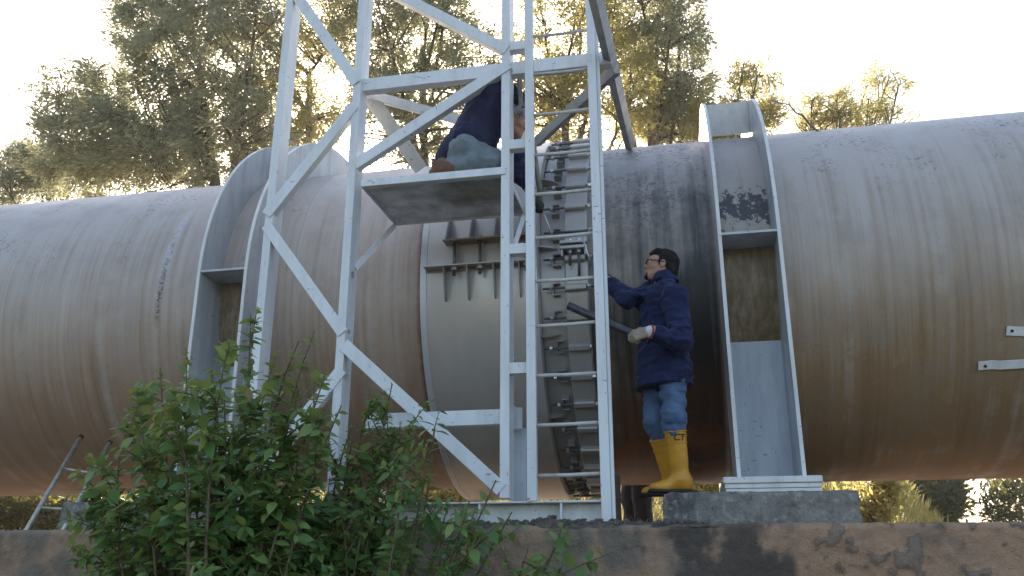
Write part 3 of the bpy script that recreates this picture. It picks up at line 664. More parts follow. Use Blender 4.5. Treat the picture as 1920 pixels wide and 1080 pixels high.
# ================================================================ PEOPLE
class SDF:
    """smooth union of tapered capsules and ellipsoids, meshed with surface nets"""
    def __init__(s): s.p = []
    def cone(s, a, b, ra, rb, k=.02, flat=None, sub=False): s.p.append(('c', np.array(a, float), np.array(b, float), ra, rb, k, flat, sub)); return s
    def ell(s, c, r, k=.02, R=None, sub=False): s.p.append(('e', np.array(c, float), np.array(r, float), np.eye(3) if R is None else np.array(R, float), 0, k, None, sub)); return s
    def chain(s, pts, rs, k=.03, flat=None):
        for i in range(len(pts) - 1): s.cone(pts[i], pts[i + 1], rs[i], rs[i + 1], k, flat)
        return s
    def mesh(s, h, disp=None, planes=()):
        lo = np.full(3, 1e9); hi = -lo
        for q in s.p:
            if q[7]: continue
            if q[0] == 'c': m = max(q[3], q[4]); l = np.minimum(q[1], q[2]) - m; u = np.maximum(q[1], q[2]) + m
            else: m = max(q[2]); l = q[1] - m; u = q[1] + m
            lo = np.minimum(lo, l); hi = np.maximum(hi, u)
        lo -= 4 * h; hi += 4 * h; n = np.ceil((hi - lo) / h).astype(int) + 1
        F = np.full(n, .5, dtype=np.float32); mg = .07
        ax = [lo[i] + h * np.arange(n[i]) for i in range(3)]
        for q in s.p:
            if q[0] == 'c': m = max(q[3], q[4]); l = np.minimum(q[1], q[2]) - m - mg; u = np.maximum(q[1], q[2]) + m + mg
            else: m = max(q[2]); l = q[1] - m - mg; u = q[1] + m + mg
            i0 = np.clip(((l - lo) / h).astype(int), 0, n); i1 = np.clip(((u - lo) / h).astype(int) + 2, 0, n)
            if (i1 <= i0).any(): continue
            sl = tuple(slice(i0[i], i1[i]) for i in range(3))
            P = np.stack(np.meshgrid(*[ax[i][sl[i]] for i in range(3)], indexing='ij'), -1)
            if q[0] == 'c':
                ba = q[2] - q[1]; v = P - q[1]; t = np.clip(v @ ba / max(ba @ ba, 1e-9), 0, 1); v = v - t[..., None] * ba
                if q[6] is not None:
                    nn = unit(q[6][0]); c = v @ nn; v = v + (c * (1 / q[6][1] - 1))[..., None] * nn
                d = np.linalg.norm(v, axis=-1) - (q[3] + (q[4] - q[3]) * t)
            else:
                v = (P - q[1]) @ q[3].T; k0 = np.linalg.norm(v / q[2], axis=-1); k1 = np.linalg.norm(v / q[2] ** 2, axis=-1)
                d = k0 * (k0 - 1) / np.maximum(k1, 1e-6)
            f = F[sl]; k = q[5]
            if q[7]:
                d = -d; hh = np.clip(.5 + .5 * (f - d) / k * 1.0, 0, 1); F[sl] = np.where(True, d + (f - d) * hh + k * hh * (1 - hh), f)
            else:
                hh = np.clip(.5 + .5 * (f - d) / k, 0, 1); F[sl] = f + (d - f) * hh - k * hh * (1 - hh)
        if disp is not None or planes:
            near = np.abs(F) < .09; P = np.stack([lo[i] + h * a for i, a in enumerate(np.nonzero(near))], -1); f = F[near]
            if disp is not None: f = f + disp(P)
            F[near] = f
            for (pt, nr) in planes:      # keep the side the normal points away from
                G = sum(((ax[i] - pt[i]) * nr[i]).reshape([-1 if j == i else 1 for j in range(3)]) for i in range(3))
                F = np.maximum(F, G.astype(np.float32))
        return nets(F, lo, h)
def nets(F, lo, h):
    ins = F < 0; n = np.array(F.shape)
    c = np.zeros(n - 1, dtype=np.int8); offs = [(i, j, k) for i in (0, 1) for j in (0, 1) for k in (0, 1)]
    for o_ in offs: c += ins[o_[0]:n[0] - 1 + o_[0], o_[1]:n[1] - 1 + o_[1], o_[2]:n[2] - 1 + o_[2]]
    act = (c > 0) & (c < 8); ci = np.stack(np.nonzero(act), -1); idx = np.full(n - 1, -1, dtype=np.int64); idx[act] = np.arange(len(ci))
    acc = np.zeros((len(ci), 3)); cnt = np.zeros(len(ci))
    val = {o_: F[ci[:, 0] + o_[0], ci[:, 1] + o_[1], ci[:, 2] + o_[2]].astype(float) for o_ in offs}
    for a in offs:
        for d in range(3):
            if a[d]: continue
            b = list(a); b[d] = 1; b = tuple(b); fa, fb = val[a], val[b]; m = (fa < 0) != (fb < 0)
            t = np.where(m, fa / np.where(m, fa - fb, 1), 0); pt = np.tile(np.array(a, float), (len(ci), 1)); pt[:, d] += t
            acc[m] += pt[m]; cnt[m] += 1
    V = lo + h * (ci + acc / cnt[:, None]); Q = []
    for d in range(3):
        e1, e2 = [(1, 2), (2, 0), (0, 1)][d]; sh = [slice(None)] * 3; sh2 = [slice(None)] * 3
        sh[d] = slice(0, n[d] - 1); sh2[d] = slice(1, n[d]); A = ins[tuple(sh)]; B = ins[tuple(sh2)]
        ed = np.stack(np.nonzero(A != B), -1); ed = ed[(ed[:, e1] > 0) & (ed[:, e2] > 0) & (ed[:, e1] < n[e1] - 1) & (ed[:, e2] < n[e2] - 1)]
        fl = A[tuple(ed.T)]; u1 = np.zeros(3, int); u1[e1] = 1; u2 = np.zeros(3, int); u2[e2] = 1
        q = np.stack([idx[tuple((ed - a).T)] for a in (u1 + u2, u2, u1 * 0, u1)], -1); q[~fl] = q[~fl][:, ::-1]; Q.append(q)
    Q = np.concatenate(Q); Q = Q[(Q >= 0).all(1)]
    # one smoothing pass
    for _ in range(1):
        s_ = np.zeros_like(V); k_ = np.zeros(len(V))
        for a, b in ((0, 1), (1, 2), (2, 3), (3, 0)):
            np.add.at(s_, Q[:, a], V[Q[:, b]]); np.add.at(k_, Q[:, a], 1); np.add.at(s_, Q[:, b], V[Q[:, a]]); np.add.at(k_, Q[:, b], 1)
        V = V * .6 + .4 * s_ / np.maximum(k_, 1)[:, None]
    return V, Q
def put(name, vq, mat, parent=None, loc=None): return link(name, vq[0], vq[1], mat, parent, smooth=True, loc=loc)
def frame(fwd, up):
    f = unit(fwd); u = unit(np.array(up, float) - f * np.dot(up, f)); return np.stack([f, np.cross(u, f), u])   # rows: forward, left, up
def folds(amp, seed, freq=(9, 9, 16), ridge=True):
    def d(P):
        n = fbm(P * np.array(freq), seed, 3)
        r = np.abs(n - .44) * 2.2 if ridge else (n - .44)
        return amp * (r - .25) + amp * .16 * (vnoise(P * 30, seed + 3) - .5)
    return d
def head(s, c, A, sc=1.):
    """head into sdf s; c centre, A rows fwd/left/up"""
    w = lambda x, y, z: c + (A[0] * x + A[1] * y + A[2] * z) * sc
    s.ell(w(-.012, 0, .034), np.array([.100, .076, .088]) * sc, .02, A)
    s.cone(w(.035, 0, .01), w(.052, 0, -.072), .064 * sc, .040 * sc, .025)
    s.cone(w(.005, .03, -.04), w(.06, .012, -.09), .042 * sc, .026 * sc, .02); s.cone(w(.005, -.03, -.04), w(.06, -.012, -.09), .042 * sc, .026 * sc, .02)
    s.ell(w(.080, 0, -.096), np.array([.021, .022, .018]) * sc, .016, A)
    s.cone(w(.080, .03, .034), w(.088, 0, .036), .015 * sc, .014 * sc, .016); s.cone(w(.080, -.03, .034), w(.088, 0, .036), .015 * sc, .014 * sc, .016)
    s.cone(w(.058, .045, -.02), w(.07, .03, -.025), .022 * sc, .02 * sc, .02); s.cone(w(.058, -.045, -.02), w(.07, -.03, -.025), .022 * sc, .02 * sc, .02)
    for y in (.033, -.033): s.ell(w(.101, y, .012), np.array([.017, .017, .012]) * sc, .008, A, sub=True)
    s.cone(w(.092, 0, .022), w(.117, 0, -.022), .0085 * sc, .0125 * sc, .008)
    for y in (.011, -.011): s.ell(w(.104, y, -.027), np.array([.011, .008, .008]) * sc, .006, A)
    s.cone(w(.090, .018, -.053), w(.0965, 0, -.051), .0065 * sc, .0085 * sc, .005); s.cone(w(.090, -.018, -.053), w(.0965, 0, -.051), .0065 * sc, .0085 * sc, .005)
    s.cone(w(.087, .016, -.067), w(.093, 0, -.068), .007 * sc, .0095 * sc, .005); s.cone(w(.087, -.016, -.067), w(.093, 0, -.068), .007 * sc, .0095 * sc, .005)
    for y in (1, -1):
        s.ell(w(-.008, y * .079, .002), np.array([.021, .009, .033]) * sc, .008, A); s.ell(w(-.004, y * .088, .004), np.array([.012, .006, .02]) * sc, .004, A, sub=True)
def eyes(parent, c, A):
    for y in (.033, -.033):
        p = c + A[0] * .080 + A[1] * y + A[2] * .012; s = SDF().ell(p, (.0135,) * 3, .002); e = put('eye', s.mesh(.003), 'eye_white', parent)
        s = SDF().ell(p + A[0] * .0105, (.0045, .006, .006), .002, A); put('iris', s.mesh(.0015), 'iris', e)
def hand(s, wr, kn, palm, thumb, curl=(50, 75, 45), add=0., sc=1., spread=.0):
    """five separate fingers: wr wrist, kn direction to the knuckles, palm direction the palm faces, thumb side"""
    x = unit(kn); z = unit(np.array(palm, float) - x * np.dot(palm, x)); y = np.cross(z, x)
    if np.dot(y, thumb) < 0: y = -y
    w = lambda a, b, c: wr + (x * a + y * b + z * c) * sc
    s.cone(w(-.03, 0, 0), w(.02, 0, 0), (.027 + add) * sc, (.028 + add) * sc, .015)
    for yy, ln in ((.028, .088), (.010, .093), (-.009, .09), (-.027, .082)): s.cone(w(.012, yy * .6, 0), w(ln, yy, 0), (.017 + add) * sc, (.0125 + add) * sc, .012)
    fin = ((.029, .088, (.041, .025, .021), .0088), (.010, .093, (.046, .029, .023), .0092), (-.009, .09, (.042, .027, .022), .0088), (-.027, .081, (.033, .02, .019), .0076))
    for j, (yy, st, ln, r) in enumerate(fin):
        p = w(st, yy, 0); a = 0; 
        for i in range(3):
            a += R_(curl[i] + j * 3); q = p + (x * math.cos(a) + z * math.sin(a) + y * (yy * 2 * spread)) * ln[i] * sc
            s.cone(p, q, (r * (1 - .08 * i) + add) * sc, (r * (.93 - .09 * i) + add) * sc, .0035); p = q
    t0, t1, t2, t3 = w(.02, .022, .006), w(.05, .048, .022), w(.072, .046, .045), w(.088, .030, .058)
    s.cone(t0, t1, (.015 + add) * sc, (.012 + add) * sc, .008); s.cone(t1, t2, (.0115 + add) * sc, (.0105 + add) * sc, .004); s.cone(t2, t3, (.0105 + add) * sc, (.009 + add) * sc, .004)
    return w
def perp(v, ref): v = unit(v); return unit(np.array(ref, float) - v * np.dot(v, ref))

# ---- the man standing on the plinth
def standing_man():
    Y0 = 6.0
    A = lambda x, y, Y: at(x, y, Y)
    floor = PZ + .004
    nh = A(1259, 694, 5.97); fh = A(1232, 696, 6.12)
    nk = A(1263, 786, 5.90); fk = A(1229, 790, 6.10)
    na_ = A(1276, 892, 5.95); na_[2] = floor + .10; fa = A(1259, 890, 6.22); fa[2] = floor + .10
    pel = (nh + fh) / 2 + V3(0, 0, .05); waist = A(1243, 640, 6.04); chest = A(1238, 580, 6.05); nb = A(1243, 531, 6.05)
    ns = A(1266, 560, 5.86); fs = A(1216, 553, 6.17)
    ne = A(1278, 638, 5.74); nw = A(1216, 622, 5.615)
    fe = A(1178, 562, 5.98); fw_ = A(1143, 530, 6.10)
    hc = A(1239, 500, 6.05); HA = frame((-.97, -.12, .22), (.20, 0, 1))
    root = put_dummy = None
    # body: one continuous surface
    s = SDF()
    head(s, hc, HA)
    s.cone(hc - HA[0] * .03 - HA[2] * .06, nb, .054, .062, .03)
    s.cone(nb, chest, .066, .11, .04); s.cone(chest, waist, .11, .10, .04); s.cone(waist, pel, .10, .105, .04)
    s.cone(ns - V3(0, 0, .02), fs - V3(0, 0, .02), .045, .045, .04)
    s.chain([ns - V3(0, 0, .015), ne, nw], [.044, .036, .026]); s.chain([fs, fe, fw_], [.05, .038, .026])
    s.chain([nh, nk, na_], [.075, .05, .036]); s.chain([fh, fk, fa], [.075, .05, .036])
    tdir = unit(at(1065, 572, 5.72) - at(1216, 640, 5.66))
    tubeC = at(1193, 630, 5.665)
    # near hand wraps the steel tube: palm down on it
    kdir = unit(V3(-.93, .05, -.05)); palm = perp(kdir, V3(0, .35, -1)); 
    s2 = SDF(); 
    fdir = unit(at(1106, 505, 6.15) - fw_)
    for t, ad in ((s, -.002), (s2, .003)):
        hand(t, nw, unit(V3(-.95, .02, -.22)), unit(V3(-.1, .9, -.35)), V3(0, .3, 1), (42, 70, 60), ad, 1.08)
    s3 = SDF()
    for t, ad in ((s, -.002), (s3, .003)): hand(t, fw_, fdir, unit(V3(.1, .9, -.2)), V3(0, 0, 1), (30, 45, 35), ad, 1.0)
    foot = lambda a, d: (s.cone(a + V3(0, 0, -.05), a + d * .14 + V3(0, 0, -.065), .034, .026, .03))
    nd_ = unit(V3(-.97, -.16, 0)); fd_ = unit(V3(-.97, .05, 0)); foot(na_, nd_); foot(fa, fd_)
    base = V3((na_[0] + fa[0]) / 2, (na_[1] + fa[1]) / 2, PZ)
    P = put('person', s.mesh(.0065), 'skin', loc=base)
    tag(P, 'man in navy coat, jeans and yellow rubber boots standing on the plinth', 'person')
    eyes(P, hc, HA)
    # jacket with a collar, sleeves, hem
    s = SDF(); fwd = V3(-.85, -.5, 0)
    s.cone(nb + V3(0, 0, -.035), chest, .085, .165, .05, (fwd, .80)); s.cone(chest, waist, .172, .172, .06, (fwd, .84)); s.cone(waist, pel + V3(0, 0, -.06), .172, .190, .06, (fwd, .86))
    s.cone(pel + V3(0, 0, -.0), pel + V3(-.004, -.01, -.19), .205, .222, .05, (fwd, .90))
    s.cone(ns + V3(0, 0, .005), fs + V3(0, 0, .005), .082, .082, .06); s.cone(nb + V3(0, 0, .01), ns, .05, .075, .05); s.cone(nb + V3(0, 0, .01), fs, .05, .075, .05)
    ce = nw + (ne - nw) * .26
    s.chain([ns, ne, ce], [.083, .070, .054], .04); fc = fw_ + (fe - fw_) * .10
    s.chain([fs, fe, fc], [.072, .062, .050], .05)
    pe = pel + V3(0, 0, -.175)
    J_ = put('jacket', s.mesh(.0085, folds(.055, 5, (7, 7, 12)), planes=[(pe, V3(.03, 0, -1))]), 'navy_cloth', P)
    # folded collar standing round the neck
    s = SDF()
    up = unit(V3(-.06, 0, 1)); cn = nb + V3(.004, 0, .055)
    for i in range(25):
        a = R_(16 + 328 * i / 24); d0 = unit(V3(math.cos(a) * fwd[0] - math.sin(a) * fwd[1], math.sin(a) * fwd[0] + math.cos(a) * fwd[1], 0)); bk = .5 - .5 * math.cos(a)
        s.cone(cn + d0 * .070 + up * (.012 + .030 * bk), cn + d0 * .104 - up * .045, .007, .011, .012)
    put('collar', s.mesh(.005, folds(.004, 9)), 'navy_cloth', J_)
    s = SDF().cone(nb + V3(-.016, 0, .080), nb + V3(-.01, 0, .02), .064, .068, .02); put('scarf', s.mesh(.006, folds(.006, 4, (30, 30, 40))), 'scarf', P)
    # stitched seam along the hem and a patch pocket at the side
    # trousers
    s = SDF()
    s.cone(nh + V3(0, 0, -.0), nk, .100, .080, .04); s.cone(nk, nk + (na_ - nk) * .20, .080, .074, .03); s.cone(nk + (na_ - nk) * .20, nk + (na_ - nk) * .36, .068, .048, .015)
    s.cone(fh + V3(0, 0, -.0), fk, .098, .078, .04); s.cone(fk, fk + (fa - fk) * .20, .080, .074, .03); s.cone(fk + (fa - fk) * .20, fk + (fa - fk) * .36, .068, .048, .015)
    s.cone(nh + V3(0, 0, .0), fh + V3(0, 0, .0), .10, .10, .05)
    def tf(Pt): return folds(.036, 15, (7, 7, 18))(Pt)
    put('jeans', s.mesh(.0085, tf), 'jeans', P)
    # boots
    for k, (kn, an, d) in enumerate(((nk, na_, nd_), (fk, fa, fd_))):
        s = SDF(); top = an + unit(kn - an) * .315 * np.array([1, 1, 1])
        s.cone(an + V3(0, 0, .01), top, .057, .074, .03); s.ell(an + V3(0, 0, -.035) - d * .018, (.062, .05, .058), .03, frame(d, (0, 0, 1)))
        s.cone(an + V3(0, 0, -.02), an + d * .10 + V3(0, 0, -.055), .058, .043, .035); s.ell(an + d * .145 + V3(0, 0, -.062), (.07, .052, .036), .03, frame(d, (0, 0, 1)))
        m = s.mesh(.0065, folds(.006, 31 + k, (9, 9, 18)), planes=[(top - V3(0, 0, .008), V3(0, 0, 1)), (V3(0, 0, floor + .016), V3(0, 0, -1))])
        bt = put('boot', m, 'yellow_rubber', P)
        s = SDF(); s.ell(an - d * .02 + V3(0, 0, -.09), (.068, .055, .02), .01, frame(d, (0, 0, 1))); s.cone(an + V3(0, 0, -.093), an + d * .15 + V3(0, 0, -.093), .05, .056, .02, (V3(0, 0, 1), .4)); s.ell(an + d * .155 + V3(0, 0, -.088), (.072, .056, .022), .015, frame(d, (0, 0, 1)))
        put('sole', s.mesh(.006, planes=[(V3(0, 0, floor), V3(0, 0, -1)), (V3(0, 0, floor + .032), V3(0, 0, 1))]), 'boot_sole', bt)
        # rolled rim and moulded bands
        ax = unit(kn - an); xa = perp(ax, d); ya = np.cross(ax, xa)
        for hgt, rr, r in ((-.008, .0765, .005), (-.04, .0745, .003), (-.085, .072, .003)):
            t = MB(); c = top + ax * hgt; pts = [c + (xa * math.cos(q) + ya * math.sin(q)) * rr for q in np.linspace(0, 2 * math.pi, 33)]
            t.tube(pts, r, 6, False); t.obj('rim' if hgt > -.02 else 'band', 'yellow_rubber', bt, smooth=True)
        if k == 0:   # the handwritten letters on the shaft, facing out
            cu = bpy.data.curves.new('letters', 'FONT'); cu.body = 'CT'; cu.size = .062; cu.shear = .25; cu.offset = .0012; cu.resolution_u = 3
            to = bpy.data.objects.new('tmp', cu); COL.objects.link(to); dg = bpy.context.evaluated_depsgraph_get(); me = to.evaluated_get(dg).to_mesh()
            tv = np.array([v.co[:] for v in me.vertices]); tfc = [tuple(p.vertices) for p in me.polygons]; bpy.data.objects.remove(to)
            ctr = (an + top) / 2; xs_ = tv[:, 0] - .022; u0 = R_(2)
            hz = top[2] - .076 + tv[:, 1]
            axp = an[None] + (top - an)[None] * ((hz - an[2]) / (top[2] - an[2]))[:, None]
            ang_ = u0 + xs_ / .077
            pv = axp + np.stack([np.sin(ang_) * .0805, -np.cos(ang_) * .0805, np.zeros_like(ang_)], -1)
            link('letters', pv, tfc, 'ink', bt)
    # gloves with cuffs
    g = put('glove', s2.mesh(.004, folds(.004, 3, (30, 30, 30))), 'glove_leather', P)
    d = unit(nw - ne); t = SDF().cone(nw - d * .075, nw - d * .012, .043, .045, .01); cf = put('cuff', t.mesh(.004, folds(.004, 8)), 'cuff_white', g)
    t = MB(); a = perp(d, V3(0, 0, 1)); b2 = np.cross(d, a); t.tube([nw - d * .012 + (a * math.cos(q) + b2 * math.sin(q)) * .0455 for q in np.linspace(0, 2 * math.pi, 25)], .0075, 6, False); t.obj('trim', 'cuff_red', cf, smooth=True)
    g = put('glove', s3.mesh(.004, folds(.003, 6, (30, 30, 30))), 'glove_dark', P)
    d = unit(fw_ - fe); t = SDF().cone(fw_ - d * .03, fw_ + d * .015, .047, .042, .01); put('cuff', t.mesh(.004, folds(.004, 8)), 'cuff_white', g)
    # hair, goatee, glasses
    W = lambda x, y, z: hc + HA[0] * x + HA[1] * y + HA[2] * z
    s = SDF(); s.ell(W(-.028, 0, .047), (.102, .088, .092), .02, HA); s.ell(W(-.075, 0, -.018), (.056, .078, .09), .03, HA); s.cone(W(.045, .03, .098), W(.068, -.03, .098), .032, .03, .03)
    for y in (1, -1): s.cone(W(.012, y * .074, .03), W(.014, y * .073, -.022), .014, .008, .01)
    # the face stays bare
    s.ell(W(.105, 0, -.012), (.085, .085, .082), .012, HA, sub=True)
    for y in (1, -1): s.ell(W(-.006, y * .092, .0), (.025, .03, .034), .012, HA, sub=True)
    def hd(Pt): return .020 * (fbm(Pt * V3(30, 30, 22), 77, 3) - .42) + .010 * (vnoise(Pt * 75, 5) - .5)
    put('hair', s.mesh(.0045, hd), 'hair', P)
    s = SDF(); s.ell(W(.081, 0, -.10), (.024, .025, .022), .01, HA); s.cone(W(.092, .022, -.078), W(.086, .024, -.095), .006, .007, .008); s.cone(W(.092, -.022, -.078), W(.086, -.024, -.095), .006, .007, .008)
    put('goatee', s.mesh(.003, hd), 'hair', P)
    t = MB()
    for y in (1, -1):
        c = W(.112, y * .033, .010); t.tube([c + HA[1] * (math.cos(q) * .026) + HA[2] * (math.sin(q) * .02) - HA[0] * (.006 * abs(math.cos(q))) for q in np.linspace(0, 2 * math.pi, 21)], .0032, 6, False)
        t.tube([W(.104, y * .06, .016), W(.05, y * .083, .016), W(-.02, y * .087, .014)], .0035, 6)
    t.tube([W(.113, .008, .014), W(.115, 0, .016), W(.113, -.008, .014)], .003, 6)
    t.obj('glasses', 'glasses_frame', P, smooth=True)
    # the steel tube he holds
    a, b_ = at(1066, 573, 5.72), at(1217, 640, 5.668)
    t = MB(); dr = unit(b_ - a); aa = perp(dr, V3(0, 0, 1)); bb = np.cross(dr, aa); n = 20; v = []
    for p in (a, b_):
        for r in (.029, .024):
            v += [p + (aa * math.cos(q) + bb * math.sin(q)) * r for q in np.arange(n) * 2 * math.pi / n]
    f = []
    for k in range(n):
        m = (k + 1) % n; f += [(k, m, 2 * n + m, 2 * n + k), (n + k, 3 * n + k, 3 * n + m, n + m), (k, n + k, n + m, m), (2 * n + k, 2 * n + m, 3 * n + m, 3 * n + k)]
    o = link('steel_tube', v, f, 'tube_steel', loc=a, smooth=True); e = o.modifiers.new('split', 'EDGE_SPLIT'); e.split_angle = R_(40)
    tag(o, 'short dark steel tube gripped by the standing man, pointing at the ladder', 'tube')
standing_man()

# ---- the man kneeling on the work platform
def kneeling_man():
    A = at; top = pz + .026
    def on(px, Y, up): p = A(px, 300, Y); return V3(p[0], Y, top + up)
    pel = A(872, 262, 5.60); pel[2] = top + .27; 
    chest = A(915, 205, 5.60); nb = A(950, 178, 5.62)
    rs = A(926, 176, 5.47); ls = A(950, 190, 5.80)
    rk = on(934, 5.47, .085); ra = on(838, 5.45, .075); rt = on(820, 5.45, .035)
    lk = on(940, 5.74, .08); la = on(850, 5.76, .06); lt = on(830, 5.76, .035)
    rh = pel + V3(0, -.10, .0); lh = pel + V3(0, .10, 0)
    re = A(934, 144, 5.58); rw = A(962, 182, 5.56)
    le = A(970, 318, 5.93); lw = A(1000, 372, 6.02)
    hc = A(966, 228, 5.64); HA = frame((.86, -.05, -.42), (.40, 0, .9))
    s = SDF(); head(s, hc, HA)
    s.cone(hc - HA[0] * .03 - HA[2] * .06, nb, .054, .06, .03); s.cone(nb, chest, .09, .13, .04); s.cone(chest, pel, .125, .13, .04); s.cone(rs, ls, .055, .055, .04)
    s.chain([rs, re, rw], [.05, .038, .026]); s.chain([ls, le, lw], [.05, .038, .026])
    s.chain([rh, rk, ra, rt], [.08, .052, .036, .026]); s.chain([lh, lk, la, lt], [.08, .052, .036, .026])
    gr, gl = SDF(), SDF()
    for t, ad in ((s, -.002), (gr, .004)): hand(t, rw, unit(A(974, 188, 5.555) - rw), V3(.5, .8, 0), V3(0, 0, 1), (45, 70, 45), ad)
    for t, ad in ((s, -.002), (gl, .004)): hand(t, lw, unit(A(1018, 392, 6.08) - lw), V3(-.3, .6, -.3), V3(.3, 0, 1), (45, 70, 45), ad)
    P = put('person', s.mesh(.007), 'skin', loc=(pel[0], pel[1], top))
    tag(P, 'man in navy jacket and pale cap kneeling on the tower platform, one arm raised', 'person'); eyes(P, hc, HA)
    s = SDF(); ax = unit(nb - pel)
    s.cone(nb - ax * .03, chest, .10, .165, .05, (V3(.6, 0, .8), .9)); s.cone(chest, pel + ax * .10, .172, .165, .06); s.cone(pel + ax * .10, pel + V3(-.02, 0, -.06), .17, .195, .05)
    s.cone(rs, ls, .085, .085, .06); s.chain([rs, re, rw + (re - rw) * .22], [.085, .07, .055], .04); s.chain([ls, le, lw + (le - lw) * .16], [.085, .068, .052], .04)
    s.cone(pel + V3(.12, -.12, -.08), pel + V3(.03, -.10, .05), .07, .10, .06)
    cut = pel + V3(0, 0, -.165)
    hole = at(868, 322, 5.45); s.cone(hole - V3(0, .15, 0), hole + V3(0, .5, 0), .175, .175, .02, sub=True)
    put('jacket', s.mesh(.009, folds(.05, 25, (7, 7, 9)), planes=[(cut, unit(V3(.10, -.1, -1)))]), 'navy_cloth', P)
    s = SDF(); s.cone(rh + V3(.03, 0, -.03), rk, .105, .088, .05); s.cone(rk + V3(-.02, 0, .0), ra + V3(.05, 0, .01), .082, .066, .04); s.cone(lh + V3(.03, 0, -.03), lk, .105, .088, .05); s.cone(lk, la + V3(.05, 0, .01), .082, .066, .04); s.cone(rh + V3(.02, 0, -.05), lh + V3(.02, 0, -.05), .12, .12, .05)
    put('jeans', s.mesh(.009, folds(.045, 35, (13, 8, 9)), planes=[(V3(0, 0, top), V3(0, 0, -1))]), 'jeans_faded', P)
    for an, tt in ((ra, rt), (la, lt)):
        s = SDF(); s.cone(an + V3(.05, 0, .0), an - V3(.01, 0, 0), .055, .052, .03); s.cone(an, an + V3(-.04, 0, .035), .05, .042, .03); s.cone(an + V3(-.03, 0, .04), tt + V3(-.02, 0, .01), .045, .042, .03)
        bt = put('boot', s.mesh(.006, folds(.006, 19), planes=[(V3(0, 0, top), V3(0, 0, -1))]), 'boot_leather', P)
        t = MB(); t.box((an[0] - .105, an[1] - .045, top + .004), (an[0] - .078, an[1] + .045, an[2] + .075)); t.obj('sole', 'boot_leather', bt, bevel=.008)
    put('glove', gr.mesh(.004, folds(.004, 3, (30, 30, 30))), 'glove_dark', P); put('glove', gl.mesh(.004, folds(.004, 5, (30, 30, 30))), 'glove_dark', P)
    W = lambda x, y, z: hc + HA[0] * x + HA[1] * y + HA[2] * z
    s = SDF(); s.ell(W(-.012, 0, .05), (.108, .086, .082), .01, HA); s.ell(W(.08, 0, .045), (.05, .065, .014), .02, HA)
    put('cap', s.mesh(.005, folds(.004, 51, (20, 20, 20)), planes=[(W(0, 0, .03), unit(-HA[2] + HA[0] * .02))]), 'cap_cloth', P)
    s = SDF(); s.ell(W(-.03, 0, .02), (.088, .081, .075), .01, HA); put('hair', s.mesh(.005, planes=[(W(-.0, 0, 0), HA[0] + HA[2] * .3)]), 'hair', P)
    # adjustable wrench held up in the raised hand
    o = None
    a, b_ = A(972, 130, 5.53), A(978, 206, 5.515); t = MB(); dr = unit(b_ - a)
    t.prism([(-.017, -.008), (.017, -.008), (.019, 0), (.017, .008), (-.017, .008), (-.019, 0)], a, b_ - dr * .03, perp(dr, V3(1, 0, 0)), np.cross(dr, perp(dr, V3(1, 0, 0))))
    xa = perp(dr, V3(1, 0, 0))
    t2 = MB(); t2.prism([(-.02, -.06), (.035, -.05), (.05, -.012), (.036, .012), (.026, -.014), (.004, -.02), (-.006, .02), (-.022, .04), (-.034, .02)], b_ - np.cross(dr, xa) * .011, b_ + np.cross(dr, xa) * .011, xa, dr)
    wre = empty('wrench', a, 'worn grey wrench in the raised glove of the kneeling man', 'wrench')
    t.obj('handle', 'tube_grey', wre, bevel=.003); t2.obj('jaw', 'tube_grey', wre, bevel=.003)
    a, b_ = A(1000, 268, 5.98), A(1016, 396, 6.09); t = MB(); t.tube([a, a + (b_ - a) * .5, b_], [.021, .021, .017], 12); o = t.obj('steel_tube', 'tube_grey', loc=b_, smooth=True)
    tag(o, 'long grey brown tube slanting behind the ladder to a lowered dark glove', 'tube')
    a, b_ = A(1019, 400, 6.12), A(1036, 448, 6.18); t = MB(); t.tube([a - (b_ - a) * .2, (a + b_) / 2 + V3(.004, 0, .004), b_], .0065, 8); o = t.obj('steel_rod', 'zinc', loc=b_, smooth=True)
    tag(o, 'thin bright rod pointing down from the dark glove at the joint bolts', 'rod')
    a, b_ = A(1093, 446, 6.12), A(1108, 498, 6.16); t = MB(); t.tube([a, (a + b_) / 2, b_], .008, 8); o = t.obj('steel_rod', 'zinc', loc=b_, smooth=True)
    tag(o, 'thin steel rod standing in the far hand of the man in yellow boots', 'rod')
kneeling_man()

